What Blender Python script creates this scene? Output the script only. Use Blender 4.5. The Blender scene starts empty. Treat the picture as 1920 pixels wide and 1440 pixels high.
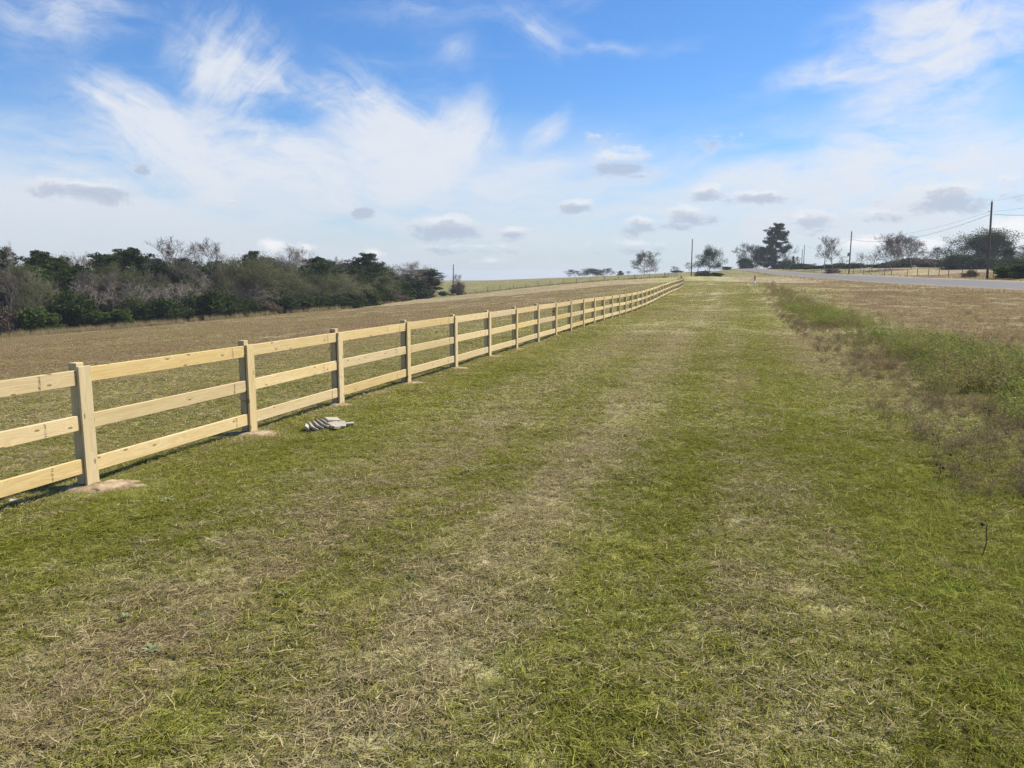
import bpy, math, random
import numpy as np
from mathutils import Vector, Matrix

# ------------------------------------------------------------------ camera, sky, sun, exposure
SC = bpy.context.scene
COL = SC.collection
F_PX, EYE, PITCH = 1443.0, 1.95, math.radians(7.89)
cam_d = bpy.data.cameras.new('camera')
cam_d.sensor_width = 36.0
cam_d.lens = 36.0 * F_PX / 1920.0
cam_d.clip_end = 20000.0
cam_d.clip_start = 0.05
cam = bpy.data.objects.new('camera', cam_d)
COL.objects.link(cam)
cam.location = (0, 0, EYE)
cam.rotation_euler = (math.pi / 2 - PITCH, 0, 0)
SC.camera = cam
SC.view_settings.view_transform = 'Standard'
SC.view_settings.look = 'None'
SC.view_settings.exposure = 0.55
SC.view_settings.gamma = 1.0
SC.view_settings.use_curve_mapping = False
SC.cycles.max_bounces = 6
SC.cycles.diffuse_bounces = 2
SC.cycles.adaptive_threshold = 0.02
SC.cycles.glossy_bounces = 2
SC.cycles.transmission_bounces = 3
SC.cycles.transparent_max_bounces = 6
SC.cycles.volume_bounces = 0
SC.cycles.use_denoising = True
SC.cycles.denoising_prefilter = 'NONE'

SUN_AZ, SUN_EL = math.radians(68), math.radians(51)
S = Vector((math.sin(SUN_AZ) * math.cos(SUN_EL), math.cos(SUN_AZ) * math.cos(SUN_EL), math.sin(SUN_EL)))
sun_d = bpy.data.lights.new('sun', 'SUN')
sun_d.energy = 5.0
sun_d.angle = math.radians(5)
sun_d.color = (1.0, 0.93, 0.82)
sun = bpy.data.objects.new('sun', sun_d)
COL.objects.link(sun)
sun.location = (60, 20, 60)
sun.rotation_euler = (-S).to_track_quat('-Z', 'Y').to_euler()


def ray(px, py):
    """world direction of a photograph pixel (used to place things at their own distance)"""
    x, y = (px - 960.0) / F_PX, -(py - 720.0) / F_PX
    c, s = math.cos(PITCH), math.sin(PITCH)
    return np.array([x, c + y * s, -s + y * c])


def at(px, py, Y):
    d = ray(px, py)
    return np.array([d[0] / d[1] * Y, Y, EYE + d[2] / d[1] * Y])


class NT:
    """small node-tree helper"""
    def __init__(self, tree):
        self.t = tree
        self.n = tree.nodes
        self.l = tree.links

    def new(self, typ, **kw):
        n = self.n.new(typ)
        for k, v in kw.items():
            setattr(n, k, v)
        return n

    def put(self, sock, v):
        if hasattr(v, 'is_linked') or isinstance(v, bpy.types.NodeSocket):
            self.l.new(v, sock)
        else:
            sock.default_value = v

    def m(self, op, a, b=0.0, c=0.0, clamp=False):
        n = self.new('ShaderNodeMath', operation=op, use_clamp=clamp)
        self.put(n.inputs[0], a)
        self.put(n.inputs[1], b)
        if op in ('MULTIPLY_ADD', 'SMOOTH_MIN', 'SMOOTH_MAX', 'COMPARE'):
            self.put(n.inputs[2], c)
        return n.outputs[0]

    def ss(self, x, lo, hi, a=0.0, b=1.0):
        n = self.new('ShaderNodeMapRange', interpolation_type='SMOOTHSTEP')
        self.put(n.inputs['Value'], x)
        n.inputs['From Min'].default_value = lo
        n.inputs['From Max'].default_value = hi
        n.inputs['To Min'].default_value = a
        n.inputs['To Max'].default_value = b
        return n.outputs[0]

    def comb(self, x, y, z):
        n = self.new('ShaderNodeCombineXYZ')
        self.put(n.inputs[0], x)
        self.put(n.inputs[1], y)
        self.put(n.inputs[2], z)
        return n.outputs[0]

    def noise(self, vec, scale=1.0, detail=3.0, rough=0.5, dist=0.0, dim='3D'):
        n = self.new('ShaderNodeTexNoise', noise_dimensions=dim)
        if vec is not None:
            self.put(n.inputs['Vector'], vec)
        n.inputs['Scale'].default_value = scale
        n.inputs['Detail'].default_value = detail
        n.inputs['Roughness'].default_value = rough
        n.inputs['Distortion'].default_value = dist
        return n.outputs[0]

    def mix(self, fac, a, b, blend='MIX'):
        n = self.new('ShaderNodeMix', data_type='RGBA', blend_type=blend)
        self.put(n.inputs[0], fac)
        self.put(n.inputs[6], a)
        self.put(n.inputs[7], b)
        return n.outputs[2]


def c4(r, g, b):
    return (r, g, b, 1.0)


def build_world():
    w = bpy.data.worlds.new('World')
    SC.world = w
    w.use_nodes = True
    t = NT(w.node_tree)
    t.n.clear()
    out = t.new('ShaderNodeOutputWorld')
    bg = t.new('ShaderNodeBackground')
    t.l.new(bg.outputs[0], out.inputs[0])
    bg.inputs[1].default_value = 0.07
    sky = t.new('ShaderNodeTexSky', sky_type='NISHITA')
    sky.sun_disc = False
    sky.sun_elevation = SUN_EL
    sky.sun_rotation = SUN_AZ
    sky.air_density = 1.0
    sky.dust_density = 0.4
    sky.ozone_density = 2.5
    hs = t.new('ShaderNodeHueSaturation')
    hs.inputs['Saturation'].default_value = 1.18
    hs.inputs['Value'].default_value = 1.3
    t.l.new(sky.outputs[0], hs.inputs['Color'])
    tc = t.new('ShaderNodeTexCoord')
    d = tc.outputs['Generated']
    sp = t.new('ShaderNodeSeparateXYZ')
    t.l.new(d, sp.inputs[0])
    DEG = 180 / math.pi
    az = t.m('MULTIPLY', t.m('ARCTAN2', sp.outputs[0], sp.outputs[1]), DEG)
    el = t.m('MULTIPLY', t.m('ARCSINE', sp.outputs[2]), DEG)

    def ae(px, py):
        v = ray(px, py)
        v = v / np.linalg.norm(v)
        return math.degrees(math.atan2(v[0], v[1])), math.degrees(math.asin(v[2]))
    wn = t.new('ShaderNodeTexNoise')
    t.l.new(t.comb(az, el, 0.0), wn.inputs['Vector'])
    wn.inputs['Scale'].default_value = 0.16
    wn.inputs['Detail'].default_value = 3.0
    wv = t.new('ShaderNodeVectorMath', operation='MULTIPLY_ADD')
    t.l.new(wn.outputs['Color'], wv.inputs[0])
    wv.inputs[1].default_value = (3.6, 3.0, 0.0)
    t.l.new(t.comb(t.m('ADD', az, -1.8), t.m('ADD', el, -1.5), 0.0), wv.inputs[2])
    warped = wv.outputs[0]
    plain = t.comb(az, el, 0.0)

    def spot(vec, c, ang, rx, ry):
        mp = t.new('ShaderNodeMapping', vector_type='TEXTURE')
        t.l.new(vec, mp.inputs['Vector'])
        mp.inputs['Location'].default_value = (c[0], c[1], 0)
        mp.inputs['Rotation'].default_value = (0, 0, ang)
        mp.inputs['Scale'].default_value = (rx, ry, 1.0)
        g = t.new('ShaderNodeTexGradient', gradient_type='SPHERICAL')
        t.l.new(mp.outputs[0], g.inputs[0])
        return g.outputs['Fac']

    D2 = 67.0 / 1920.0
    # high wind-drawn cirrus: (p0, p1, half width, strength), grouped by the way the streaks run
    groups = [
        (-32, [((625, 140), (800, 330), 40, 1.2), ((740, 190), (850, 345), 80, .8), ((130, 175), (400, 340), 42, 1.0),
               ((190, 145), (340, 270), 36, .8), ((480, 135), (600, 175), 22, .7), ((600, 260), (780, 345), 40, .5), ((250, 230), (520, 340), 44, .5), ((930, 10), (1070, 85), 26, .7)]),
        (-8, [((320, 190), (430, 208), 20, .5), ((360, 255), (610, 300), 32, .9), ((480, 330), (1000, 360), 66, 1.1),
              ((-250, 300), (500, 375), 75, .9), ((-60, 0), (290, 20), 42, .9)]),
        (48, [((345, 120), (520, 118), 56, 1.5), ((1000, 272), (1052, 218), 16, 1.1), ((780, 290), (920, 235), 40, 1.0), ((850, 330), (880, 200), 40, .6), ((810, 65), (895, 115), 30, .55)]),
        (10, [((880, 335), (1150, 292), 22, .8), ((1350, 335), (2050, 285), 26, .9), ((1380, 378), (2150, 345), 44, .75),
              ((1590, 105), (1980, -5), 58, 1.4), ((1420, 178), (1630, 122), 16, .8), ((1545, 245), (1880, 212), 26, .6),
              ((1590, 185), (1870, 165), 20, .4), ((1050, 88), (1270, 78), 9, .6), ((600, 20), (1000, -10), 28, .45), ((1480, 265), (1930, 232), 26, .35), ((1100, 420), (1900, 400), 52, .7)]),
    ]
    mi = t.new('ShaderNodeMapping')
    t.l.new(warped, mi.inputs['Vector'])
    mi.inputs['Scale'].default_value = (0.20, 0.34, 1.0)
    iso = t.noise(mi.outputs[0], 1.0, 8.0, 0.62, 0.6)
    clear = None
    for gi, (ang, lst) in enumerate(groups):
        acc = None
        for (p0, p1, hw, k) in lst:
            a0, a1 = np.array(ae(*p0)), np.array(ae(*p1))
            c = (a0 + a1) / 2
            L = np.linalg.norm(a1 - a0)
            sp_ = spot(warped, c, math.atan2(a1[1] - a0[1], a1[0] - a0[0]), L / 2 * 1.6 + 1.0, hw * D2 * 2.5)
            acc = t.m('MULTIPLY', sp_, k) if acc is None else t.m('MULTIPLY_ADD', sp_, k, acc)
        mp = t.new('ShaderNodeMapping')
        t.l.new(warped, mp.inputs['Vector'])
        mp.inputs['Rotation'].default_value = (0, 0, math.radians(-ang))
        mp2 = t.new('ShaderNodeMapping')
        t.l.new(mp.outputs[0], mp2.inputs['Vector'])
        mp2.inputs['Scale'].default_value = (0.20, 0.80, 1.0)
        mp2.inputs['Location'].default_value = (0, 0, 7.3 * gi)
        nz = t.noise(mp2.outputs[0], 1.0, 7.0, 0.66, 0.35)
        # a dense mask needs little noise to show, a thin one only its brightest wisps
        nn = t.m('MULTIPLY_ADD', nz, .48, t.m('MULTIPLY', iso, .52))
        dn = t.m('MULTIPLY', t.ss(acc, 0.0, 1.0), t.ss(t.m('MULTIPLY_ADD', t.m('MINIMUM', acc, 1.3), .17, nn), 0.42, 0.80))
        one = t.m('SUBTRACT', 1.0, t.m('MULTIPLY', dn, .97), clamp=True)
        clear = one if clear is None else t.m('MULTIPLY', clear, one)
    # thin veil that thickens to the horizon, all round
    mv = t.new('ShaderNodeMapping')
    t.l.new(warped, mv.inputs['Vector'])
    mv.inputs['Scale'].default_value = (0.045, 0.2, 1.0)
    vz = t.noise(mv.outputs[0], 1.0, 5.0, 0.6, 0.6)
    veil = t.m('MULTIPLY', t.ss(el, 13.0, 5.5), t.ss(vz, 0.28, 0.62))
    clear = t.m('MULTIPLY', clear, t.m('MULTIPLY_ADD', veil, -.82, 1.0))
    # loose cirrus over the whole dome
    pz = t.m('ADD', t.m('MAXIMUM', sp.outputs[2], 0.0), 0.18)
    pl = t.comb(t.m('DIVIDE', sp.outputs[0], pz), t.m('MULTIPLY', t.m('DIVIDE', sp.outputs[1], pz), 2.2), 1.7)
    gz = t.noise(pl, 1.6, 5.0, 0.62, 0.9)
    clear = t.m('MULTIPLY', clear, t.m('MULTIPLY_ADD', t.ss(gz, 0.55, 0.9), -.28, 1.0))
    cirrus = t.m('SUBTRACT', 1.0, clear, clamp=True)
    # small low cumulus, grey from below
    mc = t.new('ShaderNodeMapping')
    t.l.new(plain, mc.inputs['Vector'])
    mc.inputs['Scale'].default_value = (0.40, 0.80, 1.0)
    n1 = t.noise(mc.outputs[0], 1.0, 6.0, 0.66, 0.3)

    def cumulus(lst):
        acc = None
        for (px, py, rx, ry, k) in lst:
            q = t.m('MULTIPLY', spot(plain, ae(px, py), 0.0, rx * D2 * 2.0, ry * D2 * 2.0), k)
            acc = q if acc is None else t.m('MAXIMUM', acc, q)
        return t.ss(t.m('ADD', t.m('MULTIPLY', acc, 1.9), t.m('MULTIPLY_ADD', n1, 3.0, -2.1)), 0.0, 1.0)
    GREYS = [(165, 362, 85, 20, 1.0), (265, 320, 20, 14, .95), (830, 435, 85, 26, 1.), (680, 398, 28, 13, .95),
                    (960, 443, 42, 15, .9), (1085, 392, 45, 15, 1.), (1165, 318, 80, 32, .85), (1120, 265, 48, 16, .62), (1340, 268, 72, 18, .6),
                    (1205, 430, 62, 22, .9), (1300, 413, 58, 26, .95), (1320, 370, 48, 18, .9), (1425, 374, 85, 14, .9),
                    (1790, 378, 120, 30, .85), (1640, 412, 70, 18, .75), (1510, 425, 70, 26, .8),
                    (890, 472, 150, 14, .75), (1190, 470, 120, 18, .7), (1900, 350, 60, 20, .6), (440, 381, 45, 6, .7),
                    (-150, 400, 90, 22, .9), (-420, 330, 70, 26, .9), (2100, 410, 100, 26, .85), (2350, 360, 80, 24, .85)]
    grey = cumulus(GREYS)
    caps = [(px, py - ry * .75, rx * .85, ry * .6, k * .8) for (px, py, rx, ry, k) in GREYS if rx >= 42]
    white = cumulus(caps + [(515, 457, 26, 14, 1.), (700, 474, 24, 10, .95), (1625, 452, 44, 14, .95), (1895, 432, 62, 24, 1.),
                     (575, 462, 22, 10, .8), (925, 488, 40, 8, .7), (1745, 455, 30, 14, .9)])
    skyc = t.mix(1.0, hs.outputs[0], c4(.70, .92, 1.16), 'MULTIPLY')
    c1 = t.mix(t.m('MULTIPLY', cirrus, 0.95), skyc, c4(7.9, 8.2, 8.75))
    # low air is pale
    c1 = t.mix(t.ss(el, 9.0, -1.0, 0.0, 0.62), c1, c4(6.0, 6.4, 6.95))
    c2 = t.mix(white, c1, c4(9.2, 9.2, 9.3))
    c3 = t.mix(t.m('MULTIPLY', grey, 0.78), c2, t.mix(t.ss(t.m('MULTIPLY_ADD', n1, -.6, t.m('ADD', grey, .3)), .2, .95), c4(6.9, 7.3, 8.0), c4(4.5, 5.2, 6.5)))
    t.l.new(c3, bg.inputs[0])
    w.cycles.sampling_method = 'MANUAL'
    w.cycles.sample_map_resolution = 512


build_world()

# ------------------------------------------------------------------ helpers
rng = np.random.default_rng(7)


def mk_mesh(name, V, faces, smooth=False):
    """faces: list of int arrays (n,3) or (n,4)"""
    me = bpy.data.meshes.new(name)
    V = np.asarray(V, dtype=np.float32)
    faces = [np.asarray(f, dtype=np.int32) for f in faces if len(f)]
    me.vertices.add(len(V))
    me.vertices.foreach_set('co', V.ravel())
    nl = sum(f.size for f in faces)
    npoly = sum(len(f) for f in faces)
    me.loops.add(nl)
    me.polygons.add(npoly)
    me.loops.foreach_set('vertex_index', np.concatenate([f.ravel() for f in faces]))
    sizes = np.concatenate([np.full(len(f), f.shape[1], dtype=np.int32) for f in faces])
    starts = np.concatenate([[0], np.cumsum(sizes)[:-1]]).astype(np.int32)
    me.polygons.foreach_set('loop_start', starts)
    me.polygons.foreach_set('use_smooth', np.full(npoly, bool(smooth)))
    me.update(calc_edges=True)
    return me


def attr(me, name, vals, domain='POINT', typ='FLOAT'):
    a = me.attributes.new(name, typ, domain)
    vals = np.asarray(vals, dtype=np.float32)
    key = {'FLOAT': 'value', 'FLOAT_COLOR': 'color', 'FLOAT_VECTOR': 'vector'}.get(typ, 'value')
    a.data.foreach_set(key, vals.ravel())


def obj(name, me, mat=None, parent=None, loc=(0, 0, 0), rot=None, scale=None):
    o = bpy.data.objects.new(name, me)
    COL.objects.link(o)
    if mat is not None and me is not None and not me.materials:
        me.materials.append(mat)
    o.location = loc
    if rot is not None:
        o.rotation_euler = rot
    if scale is not None:
        o.scale = scale
    if parent is not None:
        o.parent = parent
    return o


def tag(o, label=None, cat=None, group=None, kind=None):
    if label:
        o['label'] = label
    if cat:
        o['category'] = cat
    if group:
        o['group'] = group
    if kind:
        o['kind'] = kind
    return o


def thing(name, label, cat, loc=(0, 0, 0), rz=0.0, group=None):
    o = obj(name, None, loc=loc, rot=(0, 0, rz))
    return tag(o, label, cat, group)


BOXF = np.array([[0, 3, 2, 1], [4, 5, 6, 7], [0, 1, 5, 4], [1, 2, 6, 5], [2, 3, 7, 6], [3, 0, 4, 7]])


def box_vf(x0, x1, y0, y1, z0, z1):
    V = np.array([[x0, y0, z0], [x1, y0, z0], [x1, y1, z0], [x0, y1, z0],
                  [x0, y0, z1], [x1, y0, z1], [x1, y1, z1], [x0, y1, z1]], float)
    return V, BOXF


def bevel_box(name, x0, x1, y0, y1, z0, z1, b=0.003):
    import bmesh
    V, Fc = box_vf(x0, x1, y0, y1, z0, z1)
    me = mk_mesh(name, V, [Fc])
    bm = bmesh.new()
    bm.from_mesh(me)
    bmesh.ops.bevel(bm, geom=list(bm.edges), offset=b, segments=1, affect='EDGES')
    bm.to_mesh(me)
    bm.free()
    return me


def tubes(p0, p1, r0, r1, sides):
    p0, p1 = np.asarray(p0, float), np.asarray(p1, float)
    r0, r1 = np.asarray(r0, float), np.asarray(r1, float)
    d = p1 - p0
    d /= np.maximum(np.linalg.norm(d, axis=1, keepdims=True), 1e-9)
    ref = np.where(np.abs(d[:, 2:3]) > 0.9, np.array([[1.0, 0, 0]]), np.array([[0, 0, 1.0]]))
    a = np.cross(d, ref)
    a /= np.linalg.norm(a, axis=1, keepdims=True)
    b = np.cross(d, a)
    ang = np.arange(sides) / sides * 2 * math.pi
    ring = np.cos(ang)[None, :, None] * a[:, None, :] + np.sin(ang)[None, :, None] * b[:, None, :]
    v0 = p0[:, None, :] + ring * r0[:, None, None]
    v1 = p1[:, None, :] + ring * r1[:, None, None]
    N = len(p0)
    V = np.concatenate([v0, v1], axis=1).reshape(-1, 3)
    base = (np.arange(N) * 2 * sides)[:, None]
    i = np.arange(sides)
    j = (i + 1) % sides
    Fq = np.stack([base + i, base + j, base + sides + j, base + sides + i], axis=-1).reshape(-1, 4)
    return V, Fq


def join_vf(parts):
    Vs, Fs, off = [], {}, 0
    for V, Fq in parts:
        Vs.append(V)
        Fq = np.asarray(Fq)
        Fs.setdefault(Fq.shape[1], []).append(Fq + off)
        off += len(V)
    return np.concatenate(Vs), [np.concatenate(f) for f in Fs.values()]


def hash2(ix, iy, seed):
    h = (ix.astype(np.int64) * 374761393 + iy.astype(np.int64) * 668265263 + seed * 1442695041) & 0xFFFFFFFF
    h = ((h ^ (h >> 13)) * 1274126177) & 0xFFFFFFFF
    return ((h ^ (h >> 16)) & 0xFFFF) / 65535.0


def vnoise(x, y, seed=0):
    x, y = np.asarray(x, float), np.asarray(y, float)
    ix, iy = np.floor(x), np.floor(y)
    fx, fy = x - ix, y - iy
    fx, fy = fx * fx * (3 - 2 * fx), fy * fy * (3 - 2 * fy)
    a, b = hash2(ix, iy, seed), hash2(ix + 1, iy, seed)
    c, d = hash2(ix, iy + 1, seed), hash2(ix + 1, iy + 1, seed)
    return (a * (1 - fx) + b * fx) * (1 - fy) + (c * (1 - fx) + d * fx) * fy


def fbm(x, y, sc, seed=0, oct=4):
    v, amp, tot = 0.0, 1.0, 0.0
    for k in range(oct):
        v = v + amp * vnoise(np.asarray(x) / sc * 2 ** k, np.asarray(y) / sc * 2 ** k, seed + k * 17)
        tot += amp
        amp *= 0.5
    return v / tot


def sstep(x, a, b):
    u = np.clip((np.asarray(x, float) - a) / (b - a), 0, 1)
    return u * u * (3 - 2 * u)


# ------------------------------------------------------------------ the lie of the land
def fence_x(Y):
    Y = np.asarray(Y, float)
    return np.where(Y < 80, -6.02 + .29 * Y, 17.18 + np.interp(Y, [80, 100, 150, 205, 400], [0, 5.0, 15.6, 27.4, 60]))


CP = []


def cp(px, py, Y):
    p = at(px, py, Y)
    CP.append((p[0], p[1], p[2]))


for Y in (-10, 2, 7, 14, 22, 32, 45):
    CP.append((float(fence_x(Y)), Y, 0.0))
    CP.append((float(fence_x(Y)) + 6, Y, 0.0))
for Y, z in ((57, .17), (74, .46), (98, .85), (140, 1.25), (200, 1.8)):
    CP.append((float(fence_x(Y)), Y, z))
CP += [(-14, 4, -.25), (-14, 16, -.35), (-12, 30, -.4), (-40, 30, -2.2), (-40, 0, -2.0), (-9, 60, -1.1), (2, 90, -.9), (10, 130, -.6)]
for a in ((0, 632, 110), (300, 608, 125), (480, 592, 140), (660, 578, 160), (745, 566, 195), (830, 555, 230), (938, 545, 222), (1033, 535, 215),
          (1117, 528, 210), (1270, 519, 204), (850, 529, 520), (1000, 525, 520), (1120, 518.5, 470), (1208, 514.5, 300), (1270, 512, 330),
          (1340, 518, 206), (1415, 536, 72), (1500, 580, 47), (1700, 640, 25), (1920, 610, 30), (1920, 570, 50), (1700, 548, 85), (1560, 540, 100),
          (1920, 541, 73), (1920, 529, 90), (1600, 533, 137), (1600, 524.5, 160), (1480, 524, 206), (1480, 513, 246), (1390, 506, 330), (1420, 506.5, 350),
          (1850, 521, 101), (1700, 519.5, 137), (1592, 513, 188), (1505, 506, 330), (1700, 502, 250), (1850, 502, 240), (1330, 509, 285),
          (1296, 517.5, 212), (1440, 505, 345), (1920, 508, 160)):
    cp(*a)
CP += [(-300, 200, -7), (-130, 60, -6), (-300, 500, -5), (-1500, 1500, -10), (0, 1500, -6), (1200, 1500, -4), (600, 300, 5), (300, 60, 2),
       (200, 500, 4), (100, -100, 0), (-100, -100, -3), (400, -200, 0), (-400, -200, -6), (30, -5, .3), (60, 30, .8), (2500, 2500, -8), (-2500, 2500, -12),
       (2500, -500, 0), (-2500, -500, -10), (0, 2800, -8)]
CP = np.array(CP)
_c2 = 12.0 ** 2


def _phi(A, B):
    return np.sqrt(((A[:, None, :] - B[None, :, :]) ** 2).sum(-1) + _c2)


_n = len(CP)
_M = np.zeros((_n + 1, _n + 1))
_M[:_n, :_n] = -_phi(CP[:, :2], CP[:, :2]) + np.eye(_n) * 1.0
_M[:_n, _n] = 1
_M[_n, :_n] = 1
_W = np.linalg.solve(_M, np.concatenate([CP[:, 2], [0]]))


def hgt(x, y, micro=True):
    x, y = np.atleast_1d(np.asarray(x, float)), np.atleast_1d(np.asarray(y, float))
    sh = x.shape
    P = np.stack([x.ravel(), y.ravel()], -1)
    z = np.empty(len(P))
    for k in range(0, len(P), 40000):
        z[k:k + 40000] = -_phi(P[k:k + 40000], CP[:, :2]) @ _W[:_n] + _W[_n]
    z = z.reshape(sh)
    if micro:
        z = z + (fbm(x, y, 1.3, 5, 3) - .5) * .07 + (fbm(x, y, 9.0, 9, 2) - .5) * .12
    return z


_rbf = hgt
ROAD_Y = np.array([-60, 0, 40, 73, 137, 206, 330, 420, 600])
ROAD_XN = np.array([14, 34, 42.5, 48.6, 61.0, 74.2, 98, 112, 140.])
_rp = np.polyfit(np.array([-60, 0, 40, 73, 137, 206, 330, 420, 600.]), ROAD_XN, 3)


def road_near(Y):
    return np.polyval(_rp, Y)


_ry = np.linspace(35, 350, 60)
_pn = np.polyfit(_ry, _rbf(road_near(_ry), _ry, False), 3)
_pf = np.polyfit(_ry, _rbf(road_near(_ry) + 8, _ry, False), 3)


def hgt(x, y, micro=True):
    """the land, graded to an even bed under and beside the road"""
    x, y = np.atleast_1d(np.asarray(x, float)), np.atleast_1d(np.asarray(y, float))
    z = _rbf(x, y, micro)
    off = x - road_near(y)
    yc = np.clip(y, 30, 360)
    zn, zf = np.polyval(_pn, yc), np.polyval(_pf, yc)
    bed = zn + (zf - zn) * np.clip(off / 8.0, -.6, 1.6)
    w = sstep(-off, 9, 2) * sstep(off, 19, 11) * sstep(y, 30, 45) * sstep(y, 400, 350)
    return z * (1 - w) + bed * w


def H(x, y):
    return float(hgt([x], [y])[0])


# bare soil at the feet of the fence posts
POST_N0, POST_N = -2, 82
_tv = np.array([.29, 1.0]) / math.hypot(.29, 1.0)
posts = []
y = 7.2
ys = [7.2 - 2.44 * _tv[1] * 2, 7.2 - 2.44 * _tv[1]]
while y < 203:
    ys.append(y)
    sl = .29 if y < 80 else .24
    y += 2.44 / math.hypot(1, sl)
for _i, _d in ((1, -.05), (2, -.10), (4, -.16), (5, -.04), (6, .05)):
    ys[_i] += _d
posts = [(float(fence_x(v)) - .055, v) for v in ys]
SOIL = []
_rs = random.Random(4)
for i, (x, yv) in enumerate(posts[:22]):
    big = {2: 1.0, 3: 1.0, 4: .55, 5: .6, 6: .6, 7: .65}.get(i, .4)
    SOIL.append((x + .08 * big + _rs.uniform(-.05, .08), yv - .08 + _rs.uniform(-.08, .08), .28 * big + .08, .17 * big + .06, _rs.uniform(0, 9)))


def soil_mask(x, y):
    m = np.zeros_like(x)
    for (sx, sy, rx, ry, ph) in SOIL:
        r = np.sqrt(((x - sx) / rx) ** 2 + ((y - sy) / ry) ** 2)
        m = np.maximum(m, sstep(r, 1.15, .6))
    return m


def dryness(x, y):
    """share of dead straw in the turf, and how brown that straw is, and how tall the sward"""
    s = x - fence_x(y)
    n = fbm(s * 1.0, y * .45, .9, 31, 4)
    nb = fbm(s + 40, y * .22, 1.6, 57, 3)
    n2 = fbm(x, y, .35, 77, 3)
    # tracks left by mower and tractor, running parallel to the fence
    sw = s + (fbm(s * 0 + 3, y, 9.0, 71, 2) - .5) * .5
    lane = np.interp(sw, [0, .8, 1.6, 2.3, 3.0, 3.5, 3.9, 4.3, 4.7, 5.1, 5.6, 6.0, 6.3, 6.8, 7.2, 7.6, 8.2, 9, 10],
                     [.34, .12, .18, .44, .58, .16, .30, .92, .66, .22, .08, .52, .20, .02, .10, .44, .55, .6, .6])
    lane = lane + .34 * np.exp(-((s - 6.6) / .45) ** 2) * sstep(y, 10, 6)
    lane = lane + .14 * sstep(y, 10, 26)
    lane = lane - .38 * sstep(s, 6.9, 7.4) * sstep(y, 10.5, 7)
    lane = lane - .28 * sstep(s, 6.6, 7.4) * sstep(y, 5.2, 3.6)
    right = .62 + .2 * sstep(s, 12.5, 14.5)
    field = .42 + .36 * sstep(-s, 1.0, 9.0)
    d = np.where(s < 0, field, lane)
    w = sstep(s, 8.6, 10.2)
    d = d * (1 - w) + right * w
    d = d + (n - .5) * .28 + (nb - .5) * .34 + (n2 - .5) * .5
    far = sstep(y, 205, 225) * (s < 60)
    d = d * (1 - far) + (.45 + (nb - .5) * .5) * far
    brown = np.clip(.10 + .75 * sstep(-s, .5, 14) + .75 * sstep(s, 11.5, 14) + (nb - .5) * .9, 0, 1)
    brown = brown * (1 - .75 * far)
    return np.clip(d, .03, .97), brown


GREEN_A, GREEN_B = np.array([.175, .188, .026]), np.array([.330, .315, .078])
STRAW_A, STRAW_B = np.array([.52, .455, .245]), np.array([.385, .278, .172])


def build_ground():
    nx, ny = 520, 560
    b = 7.3
    a = 3.6
    X = a * np.sinh(b * np.linspace(-1, 1, nx)) + 0.5
    Yv = np.linspace(-.62, 1, ny)
    Y = 5.0 + 4.2 * np.sinh(7.2 * Yv)
    gx, gy = np.meshgrid(X, Y)
    gx, gy = gx.ravel(), gy.ravel()
    gz = hgt(gx, gy)
    d, br = dryness(gx, gy)
    V = np.stack([gx, gy, gz], -1)
    i = np.arange(nx - 1)[None, :] + (np.arange(ny - 1) * nx)[:, None]
    i = i.ravel()
    Fq = np.stack([i, i + 1, i + 1 + nx, i + nx], -1)
    me = mk_mesh('ground', V, [Fq], smooth=True)
    g = (GREEN_A * .5 + GREEN_B * .5)[None, :]
    st = STRAW_A[None] * (1 - br[:, None]) + STRAW_B[None] * br[:, None]
    colr = (g * (1 - d[:, None]) + st * d[:, None]) * .75
    colr = colr * (1 - .30 * (sstep(gy, 205, 225) * (gx - fence_x(gy) < 60)))[:, None]
    attr(me, 'turf', np.concatenate([colr, np.ones((len(colr), 1))], 1), typ='FLOAT_COLOR')
    attr(me, 'soil', soil_mask(gx, gy))
    return me


def ground_mat():
    m = bpy.data.materials.new('turf_ground')
    m.use_nodes = True
    t = NT(m.node_tree)
    bs = t.n['Principled BSDF']
    bs.inputs['Roughness'].default_value = 1.0
    bs.inputs['Specular IOR Level'].default_value = 0.1
    tc = t.new('ShaderNodeTexCoord').outputs['Object']
    a = t.new('ShaderNodeAttribute', attribute_name='turf')
    f1 = t.noise(tc, 9.0, 5.0, .65)
    f2 = t.noise(tc, 1.3, 4.0, .6)
    f3 = t.noise(tc, .16, 4.0, .6)
    k = t.m('MULTIPLY', t.m('MULTIPLY', t.ss(f1, .25, .75, .55, 1.45), t.ss(f2, .3, .7, .72, 1.28)), t.ss(f3, .3, .7, .82, 1.2))
    vm = t.new('ShaderNodeVectorMath', operation='SCALE')
    t.l.new(a.outputs['Color'], vm.inputs[0])
    t.l.new(k, vm.inputs['Scale'])
    sa = t.new('ShaderNodeAttribute', attribute_name='soil')
    sm = t.ss(t.m('ADD', sa.outputs['Fac'], t.m('MULTIPLY', t.m('SUBTRACT', f1, .5), .8)), .3, .7)
    c = t.mix(sm, vm.outputs[0], c4(.31, .235, .145))
    t.l.new(c, bs.inputs['Base Color'])
    bp = t.new('ShaderNodeBump')
    bp.inputs['Strength'].default_value = .9
    bp.inputs['Distance'].default_value = .06
    hsum = t.m('ADD', t.noise(tc, 24.0, 4.0, .7), t.m('MULTIPLY', f2, 2.0))
    t.l.new(hsum, bp.inputs['Height'])
    t.l.new(bp.outputs[0], bs.inputs['Normal'])
    return m


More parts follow.
